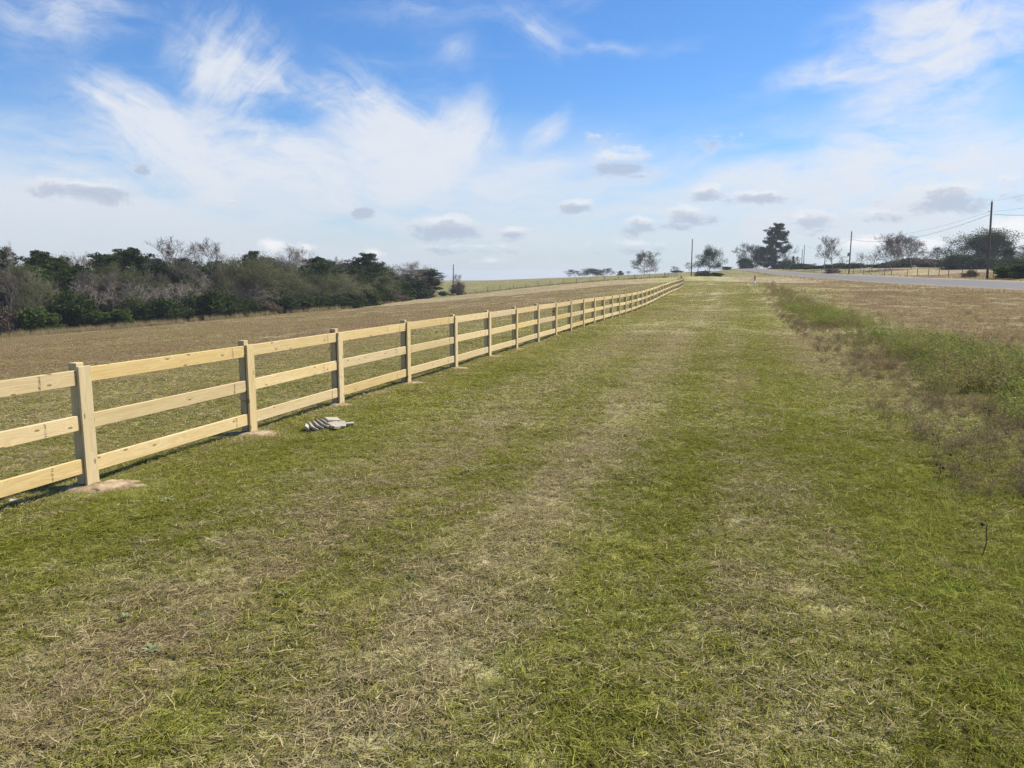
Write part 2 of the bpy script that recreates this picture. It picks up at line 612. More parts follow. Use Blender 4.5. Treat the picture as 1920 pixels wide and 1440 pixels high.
def simple_mat(name, colA, colB, scale=4.0, rough=.9, bump=.0, detail=4.0, rnd_obj=0.0, coords='Object', stretch=None, spec=.25):
    m = bpy.data.materials.new(name)
    m.use_nodes = True
    t = NT(m.node_tree)
    bs = t.n['Principled BSDF']
    bs.inputs['Roughness'].default_value = rough
    bs.inputs['Specular IOR Level'].default_value = spec
    tc = t.new('ShaderNodeTexCoord').outputs[coords]
    if stretch:
        mp = t.new('ShaderNodeMapping')
        mp.inputs['Scale'].default_value = stretch
        t.l.new(tc, mp.inputs['Vector'])
        tc = mp.outputs[0]
    f = t.noise(tc, scale, detail, .6)
    fac = t.ss(f, .3, .7)
    if rnd_obj:
        oi = t.new('ShaderNodeObjectInfo')
        fac = t.m('ADD', t.m('MULTIPLY', fac, 1 - rnd_obj), t.m('MULTIPLY', oi.outputs['Random'], rnd_obj))
    t.l.new(t.mix(fac, c4(*colA), c4(*colB)), bs.inputs['Base Color'])
    if bump:
        bp = t.new('ShaderNodeBump')
        bp.inputs['Strength'].default_value = bump
        bp.inputs['Distance'].default_value = .02
        t.l.new(f, bp.inputs['Height'])
        t.l.new(bp.outputs[0], bs.inputs['Normal'])
    return m


def leaf_mat(name, colA, colB, trans=.35, attrn='rnd', objvar=.25):
    """foliage: per-leaf random colour, partly translucent"""
    m = bpy.data.materials.new(name)
    m.use_nodes = True
    t = NT(m.node_tree)
    t.n.clear()
    out = t.new('ShaderNodeOutputMaterial')
    a = t.new('ShaderNodeAttribute', attribute_name=attrn)
    oi = t.new('ShaderNodeObjectInfo')
    fac = t.m('ADD', t.m('MULTIPLY', a.outputs['Fac'], 1 - objvar), t.m('MULTIPLY', oi.outputs['Random'], objvar))
    c = t.mix(fac, c4(*colA), c4(*colB))
    df = t.new('ShaderNodeBsdfDiffuse')
    tr = t.new('ShaderNodeBsdfTranslucent')
    t.l.new(c, df.inputs[0])
    t.l.new(c, tr.inputs[0])
    mx = t.new('ShaderNodeMixShader')
    mx.inputs[0].default_value = trans
    t.l.new(df.outputs[0], mx.inputs[1])
    t.l.new(tr.outputs[0], mx.inputs[2])
    t.l.new(mx.outputs[0], out.inputs[0])
    return m


ground = obj('ground', build_ground(), ground_mat())
tag(ground, 'gently rolling turf of mown strip, brown field and roadside verge', kind='structure')

# soil heaps (thin, uneven) at the post feet: parts of the ground
M_SOIL = simple_mat('sandy_soil', (.20, .14, .08), (.44, .335, .205), 9, 1.0, .8, 6)
for (sx, sy, rx, ry, ph) in SOIL[1:18]:
    n, rings = 40, 6
    V = [[0, 0, .022]]
    for k in range(1, rings + 1):
        for j in range(n):
            a = j / n * 2 * math.pi
            w = 1 + .30 * math.sin(2 * a + ph) + .2 * math.sin(5 * a + ph * 2) + .13 * math.sin(9 * a + ph * 3) + random.Random(j + int(sy * 77)).uniform(-.16, .16)
            r = k / rings
            V.append([math.cos(a) * r * rx * w * .85, math.sin(a) * r * ry * w * .85, .024 * (1 - r) ** .8 + random.Random(k * 91 + j + int(sy * 100)).uniform(-.008, .010) - (.02 if k == rings else 0)])
    V = np.array(V)
    V[:, 2] += hgt(V[:, 0] + sx, V[:, 1] + sy) + .004
    ft = [[0, 1 + j, 1 + (j + 1) % n] for j in range(n)]
    fq = [[1 + (k - 1) * n + j, 1 + k * n + j, 1 + k * n + (j + 1) % n, 1 + (k - 1) * n + (j + 1) % n] for k in range(1, rings) for j in range(n)]
    obj('soil_patch', mk_mesh('soil_patch', V, [np.array(ft), np.array(fq)], True), M_SOIL, ground, (sx, sy, 0))
for o in list(ground.children):
    o.matrix_parent_inverse = Matrix()

# ------------------------------------------------------------------ road
def build_road():
    ys = np.concatenate([np.linspace(-60, 20, 20), np.linspace(24, 420, 140)])
    off = np.array([-1.6, -1.2, 0, 2.0, 3.8, 5.6, 7.6, 8.8, 9.2])
    lift = np.array([-.5, .02, .07, .10, .12, .10, .07, .02, -.5])
    V = []
    for yv in ys:
        for o_, l_ in zip(off, lift):
            x = road_near(yv) + o_
            V.append([x, yv, 0])
    V = np.array(V)
    V[:, 2] = hgt(V[:, 0], V[:, 1], False) + np.tile(lift, len(ys)) + .05
    n = len(off)
    i = (np.arange(n - 1)[None, :] + (np.arange(len(ys) - 1) * n)[:, None]).ravel()
    me = mk_mesh('road', V, [np.stack([i, i + 1, i + 1 + n, i + n], -1)], True)
    attr(me, 'across', np.tile(off, len(ys)))
    return me


def road_mat():
    m = bpy.data.materials.new('worn_asphalt')
    m.use_nodes = True
    t = NT(m.node_tree)
    bs = t.n['Principled BSDF']
    bs.inputs['Roughness'].default_value = .75
    bs.inputs['Specular IOR Level'].default_value = .15
    tc = t.new('ShaderNodeTexCoord').outputs['Object']
    a = t.new('ShaderNodeAttribute', attribute_name='across').outputs['Fac']
    f = t.noise(tc, 3.0, 6, .7)
    f2 = t.noise(tc, .25, 4, .6)
    asph = t.mix(t.m('ADD', t.m('MULTIPLY', f, .5), t.m('MULTIPLY', f2, .5)), c4(.12, .112, .10), c4(.205, .192, .172))
    edge = t.m('ABSOLUTE', t.m('SUBTRACT', a, 3.8))
    e = t.ss(t.m('ADD', edge, t.m('MULTIPLY', t.m('SUBTRACT', f2, .5), 1.6)), 3.5, 4.3)
    c = t.mix(e, asph, c4(.30, .23, .15))
    t.l.new(c, bs.inputs['Base Color'])
    return m


road = tag(obj('road', build_road(), road_mat()), 'grey asphalt country road climbing to the crest', kind='structure')

# ------------------------------------------------------------------ board fence
def wood_mat(name, A, B, dark, knots=True, upright=False):
    m = bpy.data.materials.new(name)
    m.use_nodes = True
    t = NT(m.node_tree)
    bs = t.n['Principled BSDF']
    bs.inputs['Roughness'].default_value = .72
    bs.inputs['Specular IOR Level'].default_value = .2
    tc = t.new('ShaderNodeTexCoord').outputs['Object']
    oi = t.new('ShaderNodeObjectInfo').outputs['Random']
    sp = t.new('ShaderNodeSeparateXYZ')
    t.l.new(tc, sp.inputs[0])
    offx = t.m('MULTIPLY', oi, 37.0)
    offz = t.m('MULTIPLY', oi, 11.0)
    lx = t.m('ADD', sp.outputs[2 if upright else 0], offx)
    lz = t.m('ADD', sp.outputs[0 if upright else 2], offz)
    ly = sp.outputs[1]
    # knots: sparse cells stretched a little along the board
    vo = t.new('ShaderNodeTexVoronoi', voronoi_dimensions='2D', feature='F1')
    t.l.new(t.comb(t.m('MULTIPLY', lx, 3.0), t.m('MULTIPLY', lz, 9.0), 0.0), vo.inputs['Vector'])
    vo.inputs['Scale'].default_value = 1.0
    sc_ = t.new('ShaderNodeSeparateColor')
    t.l.new(vo.outputs['Color'], sc_.inputs[0])
    pick = t.m('GREATER_THAN', sc_.outputs[0], .55)
    kd = vo.outputs['Distance']
    swirl = t.m('MULTIPLY', t.ss(kd, .55, .0), pick)
    # grain: long bands bent round the knots
    g = t.comb(t.m('MULTIPLY', lx, .8), t.m('MULTIPLY', ly, 14.0), t.m('ADD', t.m('MULTIPLY', lz, 22.0), t.m('MULTIPLY', swirl, 1.6)))
    n = t.noise(g, 1.0, 3.0, .55, .6)
    bands = t.m('ABSOLUTE', t.m('SINE', t.m('MULTIPLY', n, 26.0)))
    fine = t.noise(t.comb(t.m('MULTIPLY', lx, 3.0), t.m('MULTIPLY', ly, 120.0), t.m('MULTIPLY', lz, 180.0)), 1.0, 3.0, .6)
    c = t.mix(t.ss(n, .3, .7), c4(*A), c4(*B))
    c = t.mix(t.m('MULTIPLY', t.ss(bands, .75, 1.0), .42), c, c4(*dark))
    c = t.mix(t.ss(fine, .35, .75, .0, .25), c, c4(*dark))
    hv = t.new('ShaderNodeHueSaturation')
    t.l.new(c, hv.inputs['Color'])
    t.l.new(t.m('ADD', t.m('MULTIPLY', oi, .22), .89), hv.inputs['Value'])
    t.l.new(t.m('ADD', t.m('MULTIPLY', t.m('FRACT', t.m('MULTIPLY', oi, 7.7)), .20), .84), hv.inputs['Saturation'])
    c = hv.outputs[0]
    if knots:
        k1 = t.m('MULTIPLY', t.ss(kd, .105, .06), pick)
        c = t.mix(t.m('MULTIPLY', k1, .85), c, c4(.17, .095, .045))
        k2 = t.m('MULTIPLY', t.m('MULTIPLY', t.ss(kd, .06, .03), pick), .5)
        c = t.mix(k2, c, c4(.30, .17, .07))
    t.l.new(c, bs.inputs['Base Color'])
    bp = t.new('ShaderNodeBump')
    bp.inputs['Strength'].default_value = .25
    bp.inputs['Distance'].default_value = .004
    t.l.new(fine, bp.inputs['Height'])
    t.l.new(bp.outputs[0], bs.inputs['Normal'])
    return m


M_BOARD = wood_mat('pine_board', (.62, .48, .235), (.56, .415, .18), (.40, .265, .11))
M_POST = wood_mat('treated_post', (.60, .475, .255), (.53, .405, .20), (.36, .25, .12), upright=True)
M_BATT = wood_mat('treated_batten', (.62, .49, .25), (.56, .425, .195), (.39, .275, .125), upright=True)
M_INK = simple_mat('stamp_ink', (.10, .085, .06), (.16, .13, .09), 30)

fence = thing('board_fence', 'new pale yellow three-board wooden fence running along the mown strip', 'fence', (posts[2][0], posts[2][1], 0))
F0 = Vector(fence.location)
BL = 2.434
me_board = bevel_box('board', 0, BL, 0, .033, -.07, .07, .0035)           # x along, y towards the front
me_post = bevel_box('post', -.0445, .0445, -.089, 0, -.3, 1.165, .004)
me_batt = bevel_box('batten', -.072, .072, .035, .063, .0, 1.125, .003)


def stamp_mesh(seed):
    r = random.Random(seed)
    parts = []
    z = -.058
    while z < .056:
        hgt_ = r.uniform(.004, .010)
        xs = -.011
        while xs < .011:
            w = r.uniform(.003, .008)
            if r.random() < .72:
                parts.append(box_vf(xs, xs + w * .8, .0332, .0337, z, z + hgt_))
            xs += w
        z += hgt_ + r.uniform(.002, .006)
    V, Fs = join_vf(parts)
    return mk_mesh('grade_stamp', V, Fs)


me_stamps = [stamp_mesh(k) for k in range(4)]
for mm in me_stamps:
    mm.materials.append(M_INK)
rf = random.Random(12)
pz = [H(x, yv) for x, yv in posts]
if True:
    pzs = np.convolve(np.pad(np.array(pz), 2, mode='edge'), np.ones(5) / 5, mode='valid')
for i, (x, yv) in enumerate(posts):
    j = min(i + 1, len(posts) - 1)
    k = max(i - 1, 0)
    dx, dy = posts[j][0] - posts[k][0], posts[j][1] - posts[k][1]
    ang = math.atan2(dy, dx)                       # local x along the fence, local y to the left -> front is -y
    z = float(pzs[i])
    loc = Vector((x, yv, z)) - F0
    R = Matrix.Rotation(ang, 4, 'Z') @ Matrix.Scale(-1, 4, (0, 1, 0)) if False else Matrix.Rotation(ang + math.pi, 4, 'Z')
    # after the half turn local +y points to the road side (front), local +x back towards the camera
    for nm, me, mat in (('post', me_post, M_POST), ('batten', me_batt, M_BATT)):
        o = obj(nm, me, mat, fence)
        o.matrix_local = Matrix.Translation(loc + Vector((0, 0, rf.uniform(-.012, .012)))) @ R @ Matrix.Rotation(rf.uniform(-.006, .006), 4, 'Y')
    if i + 1 < len(posts):
        x2, y2, z2 = posts[i + 1][0], posts[i + 1][1], float(pzs[i + 1])
        L = math.hypot(x2 - x, y2 - yv)
        pit = math.atan2(z2 - z, L)
        a2 = math.atan2(y2 - yv, x2 - x) + math.pi
        for q, hz in enumerate((.197, .615, 1.04)):
            o = obj('board', me_board, M_BOARD, fence)
            # origin at the far post, local x runs back to the near one
            mt = Matrix.Translation(Vector((x2, y2, z2 + hz + rf.uniform(-.008, .008))) - F0) @ Matrix.Rotation(a2, 4, 'Z') @ Matrix.Rotation(pit + rf.uniform(-.003, .003), 4, 'Y') @ Matrix.Scale((math.hypot(L, z2 - z) - .004) / BL, 4, (1, 0, 0))
            o.matrix_local = mt
            if 0 <= i < 10:
                st = obj('grade_stamp', me_stamps[(i + q) % 4], M_INK, o, (rf.uniform(.26, .5), 0, 0))

# ------------------------------------------------------------------ trees
ORD = ['first', 'second', 'third', 'fourth', 'fifth', 'sixth', 'seventh', 'eighth', 'ninth', 'tenth', 'eleventh', 'twelfth', 'thirteenth', 'fourteenth', 'fifteenth',
       'sixteenth', 'seventeenth', 'eighteenth', 'nineteenth', 'twentieth', 'twenty-first', 'twenty-second', 'twenty-third', 'twenty-fourth', 'twenty-fifth', 'twenty-sixth',
       'twenty-seventh', 'twenty-eighth', 'twenty-ninth', 'thirtieth', 'thirty-first']
def grow(seed, Ht, spread, lean=0.0, nlimb=9, levels=4, trunk_r=None, fork=.25, up=.35, kids=(6, 5, 4), wig=.16, droop=0.0, stems=1, tilt0=1.15):
    """returns segments [(p0,p1,r0,r1,level)] and twig end points"""
    r = np.random.default_rng(seed)
    segs, tips = [], []
    trunk_r = trunk_r or Ht * .016

    def branch(p, d, L, rad, lev):
        nseg = 7 if lev == 0 else (5 if lev == 1 else (3 if lev < 3 else 2))
        pts = [p]
        d = d / np.linalg.norm(d)
        for k in range(nseg):
            d = d + r.normal(0, wig * (.45 if lev == 0 else 1.0), 3)
            d[2] += (.0 if lev == 0 else (up * .22 - droop * (k / nseg) * (lev >= 2)))
            d = d / np.linalg.norm(d)
            pts.append(pts[-1] + d * L / nseg)
        rr = [rad * (1 - .72 * k / nseg) for k in range(nseg + 1)]
        for k in range(nseg):
            segs.append((pts[k], pts[k + 1], rr[k], rr[k + 1], lev))
        if lev >= levels:
            tips.append(pts[-1])
            return
        nk = nlimb if lev == 0 else kids[min(lev - 1, len(kids) - 1)]
        for c in range(nk):
            f = (fork + (1 - fork) * (c + r.uniform(.1, .9)) / nk) if lev == 0 else r.uniform(.25, 1.0)
            kf = min(int(f * nseg), nseg - 1)
            q = pts[kf] + (pts[kf + 1] - pts[kf]) * (f * nseg - kf)
            dd = pts[kf + 1] - pts[kf]
            dd = dd / np.linalg.norm(dd)
            if lev == 0:
                az_ = c * 2.399 + r.uniform(-.5, .5)
                tilt = tilt0 - (tilt0 - .4) * f ** 1.3 + r.uniform(-.15, .15)
                nd = np.array([math.cos(az_) * math.sin(tilt), math.sin(az_) * math.sin(tilt), math.cos(tilt)])
                prof = math.sin(min(1, (f - fork) / (1 - fork) * .75 + .28) * math.pi) ** .6
                nL = spread * .5 * (.55 + .6 * prof) * r.uniform(.8, 1.15)
                nr = rad * (1 - .72 * f) * .55
            else:
                rv = r.normal(0, 1, 3)
                rv -= dd * rv.dot(dd)
                rv /= np.linalg.norm(rv)
                a = r.uniform(.45, .95)
                nd = dd * math.cos(a) + rv * math.sin(a)
                nL = L * r.uniform(.38, .62)
                nr = max(rad * .45, .006)
            branch(q, nd, nL, nr, lev + 1)
    for s in range(stems):
        d0 = np.array([lean + (r.normal(0, .22) if stems > 1 else 0), (r.normal(0, .22) if stems > 1 else 0), 1.0])
        branch(np.array([r.normal(0, .15) if stems > 1 else 0, r.normal(0, .15) if stems > 1 else 0, -.3]), d0, Ht * (.86 if stems == 1 else r.uniform(.7, .9)), trunk_r / stems ** .5, 0)
    return segs, np.array(tips)


def segs_mesh(name, segs, sides, minr=0.0):
    p0 = np.array([s[0] for s in segs])
    p1 = np.array([s[1] for s in segs])
    r0 = np.maximum(np.array([s[2] for s in segs]), minr)
    r1 = np.maximum(np.array([s[3] for s in segs]), minr * .8)
    V, Fq = tubes(p0, p1, r0, r1, sides)
    return mk_mesh(name, V, [Fq], sides > 4)


def leaves_mesh(name, P, size, r, aspect=.6, normal_bias=None):
    """one bent quad per point, random attitude"""
    n = len(P)
    a = r.normal(0, 1, (n, 3))
    a /= np.linalg.norm(a, axis=1, keepdims=True)
    b = r.normal(0, 1, (n, 3))
    b = np.cross(a, b)
    b /= np.linalg.norm(b, axis=1, keepdims=True)
    s = (size * r.uniform(.6, 1.4, n))[:, None]
    V = np.stack([P - a * s, P - b * s * aspect, P + a * s, P + b * s * aspect], 1).reshape(-1, 3)
    i = np.arange(n)[:, None] * 4
    Fq = np.concatenate([i, i + 1, i + 2, i + 3], 1)
    me = mk_mesh(name, V, [Fq])
    attr(me, 'rnd', np.clip(np.repeat(r.uniform(0, 1, n), 4), 0, 1))
    return me


M_BARK = simple_mat('grey_bark', (.17, .15, .13), (.30, .275, .25), 3.0, .95, .3, rnd_obj=.35)
M_TWIG = simple_mat('grey_twigs', (.125, .10, .078), (.205, .17, .135), 1.0, .95, rnd_obj=.5)
M_TWIGP = simple_mat('pale_twigs', (.23, .19, .145), (.34, .29, .225), 1.0, .95, rnd_obj=.4)
M_PBARK = simple_mat('pine_bark', (.11, .075, .055), (.20, .15, .115), 3.0, .95, .3)
M_NEEDLE = leaf_mat('pine_needles', (.024, .041, .014), (.068, .094, .031), .25)
M_EVER = leaf_mat('evergreen_leaves', (.025, .044, .012), (.078, .104, .03), .28)
M_EVERM = leaf_mat('olive_evergreen_leaves', (.034, .052, .014), (.088, .11, .034), .28)
M_EVERL = leaf_mat('light_evergreen_leaves', (.045, .075, .016), (.10, .14, .035), .3)
M_BUD = leaf_mat('spring_buds', (.13, .15, .045), (.23, .24, .09), .4)
M_BUDG = leaf_mat('grey_green_buds', (.085, .105, .03), (.17, .18, .065), .4)
M_BUDW = leaf_mat('pale_buds', (.28, .25, .20), (.40, .36, .30), .4)
M_OAK = leaf_mat('oak_leaves', (.028, .045, .016), (.075, .096, .036), .28)
M_BROWN = leaf_mat('brown_twiggy_leaves', (.10, .075, .05), (.18, .14, .10), .3)

TREE = {}      # kind -> list of (trunk mesh, crown meshes [(mesh)], natural height, natural spread)


def bare_variant(seed, Ht, spread, twigmat, **kw):
    minr = kw.pop('minr', .014)
    segs, tips = grow(seed, Ht, spread, **kw)
    lo = [s for s in segs if s[4] <= 1]
    hi = [s for s in segs if s[4] > 1]
    tm = segs_mesh('trunk', lo, 7)
    tm.materials.append(M_BARK)
    cm = segs_mesh('crown', hi, 3, minr)
    cm.materials.append(twigmat)
    z = max(max(s[1][2] for s in segs), .1)
    xy = np.array([s[1][:2] for s in hi])
    return [tm, cm, tips, z, 2 * np.percentile(np.abs(xy), 97)]


def budded(v, mat, size, n, seed, jit=.35):
    r = np.random.default_rng(seed)
    tips = v[2]
    P = tips[r.integers(0, len(tips), n)] + r.normal(0, jit, (n, 3))
    lm = leaves_mesh('buds', P, size, r)
    lm.materials.append(mat)
    return v + [lm]


def pine_variant(seed, Ht, spread, base=.5, clump=1.0, n_br=26, nper=80):
    r = np.random.default_rng(seed)
    segs, P = [], []
    lean = r.normal(0, .02, 2)
    pts = [np.array([lean[0] * h_, lean[1] * h_, h_]) for h_ in np.linspace(-.3, Ht, 9)]
    for k in range(8):
        segs.append((pts[k], pts[k + 1], Ht * .014 * (1 - k / 8.6), Ht * .014 * (1 - (k + 1) / 8.6), 0))
    for b in range(n_br):
        f = base + (1 - base) * ((b + r.uniform(0, .8)) / n_br) ** .9
        if f > .985:
            f = .985
        a = b * 2.399 + r.uniform(-.4, .4)
        gg = (f - base) / (1 - base)
        prof = max(.22, math.sin(math.pi * min(1, .30 + .70 * gg)) ** .75)
        L = spread * .5 * prof * r.uniform(.55, 1.08)
        p = np.array([lean[0] * f * Ht, lean[1] * f * Ht, f * Ht])
        d = np.array([math.cos(a), math.sin(a), r.uniform(.1, .9)])
        e = p + d * L
        m_ = p + d * L * .5 - np.array([0, 0, .06 * L])
        segs.append((p, m_, .05, .035, 1))
        segs.append((m_, e, .035, .015, 1))
        for q in range(max(2, int(L / .75))):
            ff = r.uniform(.3, 1.05)
            cpt = p + d * L * ff + r.normal(0, .35, 3) * np.array([1, 1, .5])
            cs = clump * r.uniform(.6, 1.1)
            g = r.normal(0, 1, (nper, 3))
            g /= np.linalg.norm(g, axis=1, keepdims=True)
            g *= (r.uniform(0, 1, (nper, 1)) ** .4) * cs * np.array([1, 1, .8])
            P.append(cpt + g)
    P = np.concatenate(P)
    tm = segs_mesh('trunk', segs, 6)
    tm.materials.append(M_PBARK)
    lm = leaves_mesh('crown', P, .26, r, .35)
    lm.materials.append(M_NEEDLE)
    return [tm, lm, None, float(P[:, 2].max()), 2 * float(np.percentile(np.abs(P[:, :2]), 97))]


def bush_variant(seed, Ht, spread, mat, n=5200, size=.17, lobes=26, cone=False, low=.0):
    """dense evergreen: leaves packed on many overlapping lumps, stems inside"""
    r = np.random.default_rng(seed)
    P = []
    segs = []
    for k in range(lobes):
        f = r.uniform(0, 1) ** (.8)
        if cone:
            rad = spread * .5 * (1 - f) ** .75 * .8 + .15
        else:
            rad = spread * .5 * math.sqrt(max(.02, 1 - (f * .95) ** 2.2)) * .72
        a = r.uniform(0, 6.283)
        rr = rad * r.uniform(.35, 1.0)
        c = np.array([math.cos(a) * rr, math.sin(a) * rr, low * Ht + f * Ht * (.9 - low)])
        ls = spread * r.uniform(.13, .24) * (.65 if cone else 1)
        m_ = n // lobes
        g = r.normal(0, 1, (m_, 3))
        g /= np.linalg.norm(g, axis=1, keepdims=True)
        g *= (r.uniform(.25, 1.08, (m_, 1))) * ls * np.array([1, 1, .85])
        P.append(c + g)
        segs.append((np.array([0, 0, -.2]), c * np.array([.4, .4, .5]), .05, .03, 0))
        segs.append((c * np.array([.4, .4, .5]), c, .03, .012, 0))
    P = np.concatenate(P)
    P = P[P[:, 2] > .02]
    tm = segs_mesh('trunk', segs, 5)
    tm.materials.append(M_BARK)
    lm = leaves_mesh('crown', P, size, r)
    lm.materials.append(mat)
    return [tm, lm, None, float(np.percentile(P[:, 2], 99.7)), 2 * float(np.percentile(np.abs(P[:, :2]), 97))]


def oak_variant(seed, Ht, spread, mat, n=9000, size=.16, minr=.02, jit=.5):
    v = bare_variant(seed, Ht, spread, M_TWIG, nlimb=14, kids=(6, 5, 3), fork=.2, minr=minr, tilt0=1.5, up=.15)
    return budded(v, mat, size, n, seed + 1, jit)


TREE['bare'] = [bare_variant(s, 14, sp, M_TWIG, nlimb=11, kids=(8, 7, 4), fork=f, up=u, minr=.017) for s, sp, f, u in ((11, 9, .28, .4), (12, 10, .2, .5), (13, 8, .35, .55))]
TREE['bare_pale'] = [bare_variant(s, 14, sp, M_TWIGP, nlimb=10, kids=(6, 5, 4), fork=f, up=.6) for s, sp, f in ((21, 7, .25), (22, 8, .3))]
TREE['bare_multi'] = [bare_variant(s, 9, 8, M_TWIGP, nlimb=6, kids=(4, 3, 3), fork=.3, up=.4, stems=4, minr=.018) for s in (31, 32)]
TREE['bud_white'] = [budded(bare_variant(41, 14, 9, M_TWIG, nlimb=10, kids=(6, 5, 3), fork=.25), M_BUDW, .09, 5200, 42, .3)]
TREE['bud_green'] = [budded(bare_variant(s, 11, 11, M_TWIG, nlimb=8, kids=(6, 5, 4), fork=.18, stems=3), M_BUDG, .11, 12000, s + 1, .45) for s in (51, 53)]
TREE['bud_yellow'] = [budded(bare_variant(s, 9, 10, M_TWIG, nlimb=8, kids=(6, 5, 4), fork=.18, stems=2, droop=.5), M_BUD, .10, 7000, s + 1, .35) for s in (61, 63)]
TREE['pine'] = [pine_variant(71, 16, 8, .45, n_br=38), pine_variant(72, 16, 7, .52, n_br=34), pine_variant(73, 16, 9, .40, n_br=42)]
TREE['tier_pine'] = [pine_variant(75, 18, 9, .30, clump=.95, n_br=44, nper=90)]
TREE['bush'] = [bush_variant(s, 4.2, 5.0, M_EVER if s != 82 else M_EVERM) for s in (81, 82, 83)]
TREE['bush_light'] = [bush_variant(s, 4.2, 4.6, M_EVERL) for s in (84, 85)]
TREE['cedar'] = [bush_variant(s, 8, 4.5, M_EVER, 7500, .16, 46, True) for s in (86, 87)]
TREE['evergreen'] = [bush_variant(s, 9, 7.0, {181: M_EVER, 182: M_EVERM, 183: M_EVERL}[s], 9000, .19, 44, low=.08) for s in (181, 182, 183)]
TREE['brush'] = [bush_variant(88, 3, 4, M_BROWN, 3500, .10, 20)]
TREE['oak'] = [oak_variant(91, 10, 11, M_OAK, 17000, .17, jit=.6), oak_variant(92, 11, 13, M_OAK, 16000, .17, jit=.6)]
TREE['round_bare'] = [bare_variant(s, 10, 9.5, M_TWIG, nlimb=17, kids=(9, 8, 5), fork=.17, up=.12, minr=.02, wig=.14, tilt0=1.62) for s in (95, 96)]

NAMES = {'bare': 'bare_tree', 'bare_pale': 'bare_tree', 'bare_multi': 'bare_tree', 'bud_white': 'budding_tree', 'bud_green': 'budding_tree',
         'bud_yellow': 'budding_tree', 'pine': 'pine_tree', 'tier_pine': 'pine_tree', 'bush': 'evergreen_shrub', 'bush_light': 'evergreen_shrub',
         'cedar': 'cedar_tree', 'evergreen': 'evergreen_tree', 'brush': 'leafless_shrub', 'oak': 'oak_tree', 'round_bare': 'bare_tree'}
_tc = {}
rt = random.Random(99)


def plant(kind, px, Y, top, spread_px, label, group, base=None, cat=None, sink=0.0):
    vs = TREE[kind]
    k = _tc.get(kind, 0)
    _tc[kind] = k + 1
    v = vs[k % len(vs)]
    g = at(px, 520, Y)
    z = H(g[0], Y) - sink
    ht = max(at(px, top, Y)[2] - z, .5)
    sp = spread_px / F_PX * Y
    o = thing(NAMES[kind], label, cat or ('shrub' if 'shrub' in NAMES[kind] else 'tree'), (g[0], Y, z), rt.uniform(0, 6.28), group)
    sz = ht / v[3]
    sx = sp / v[4]
    o.scale = (sx, sx, sz)
    obj('trunk', v[0], None, o)
    cr = obj('crown', v[1], None, o)
    for extra in v[5:]:
        obj('buds', extra, None, cr)
    return o


def edge_y(px):
    return float(np.interp(px, [-300, 0, 300, 480, 660, 745, 830], [95, 110, 125, 140, 160, 195, 230]))


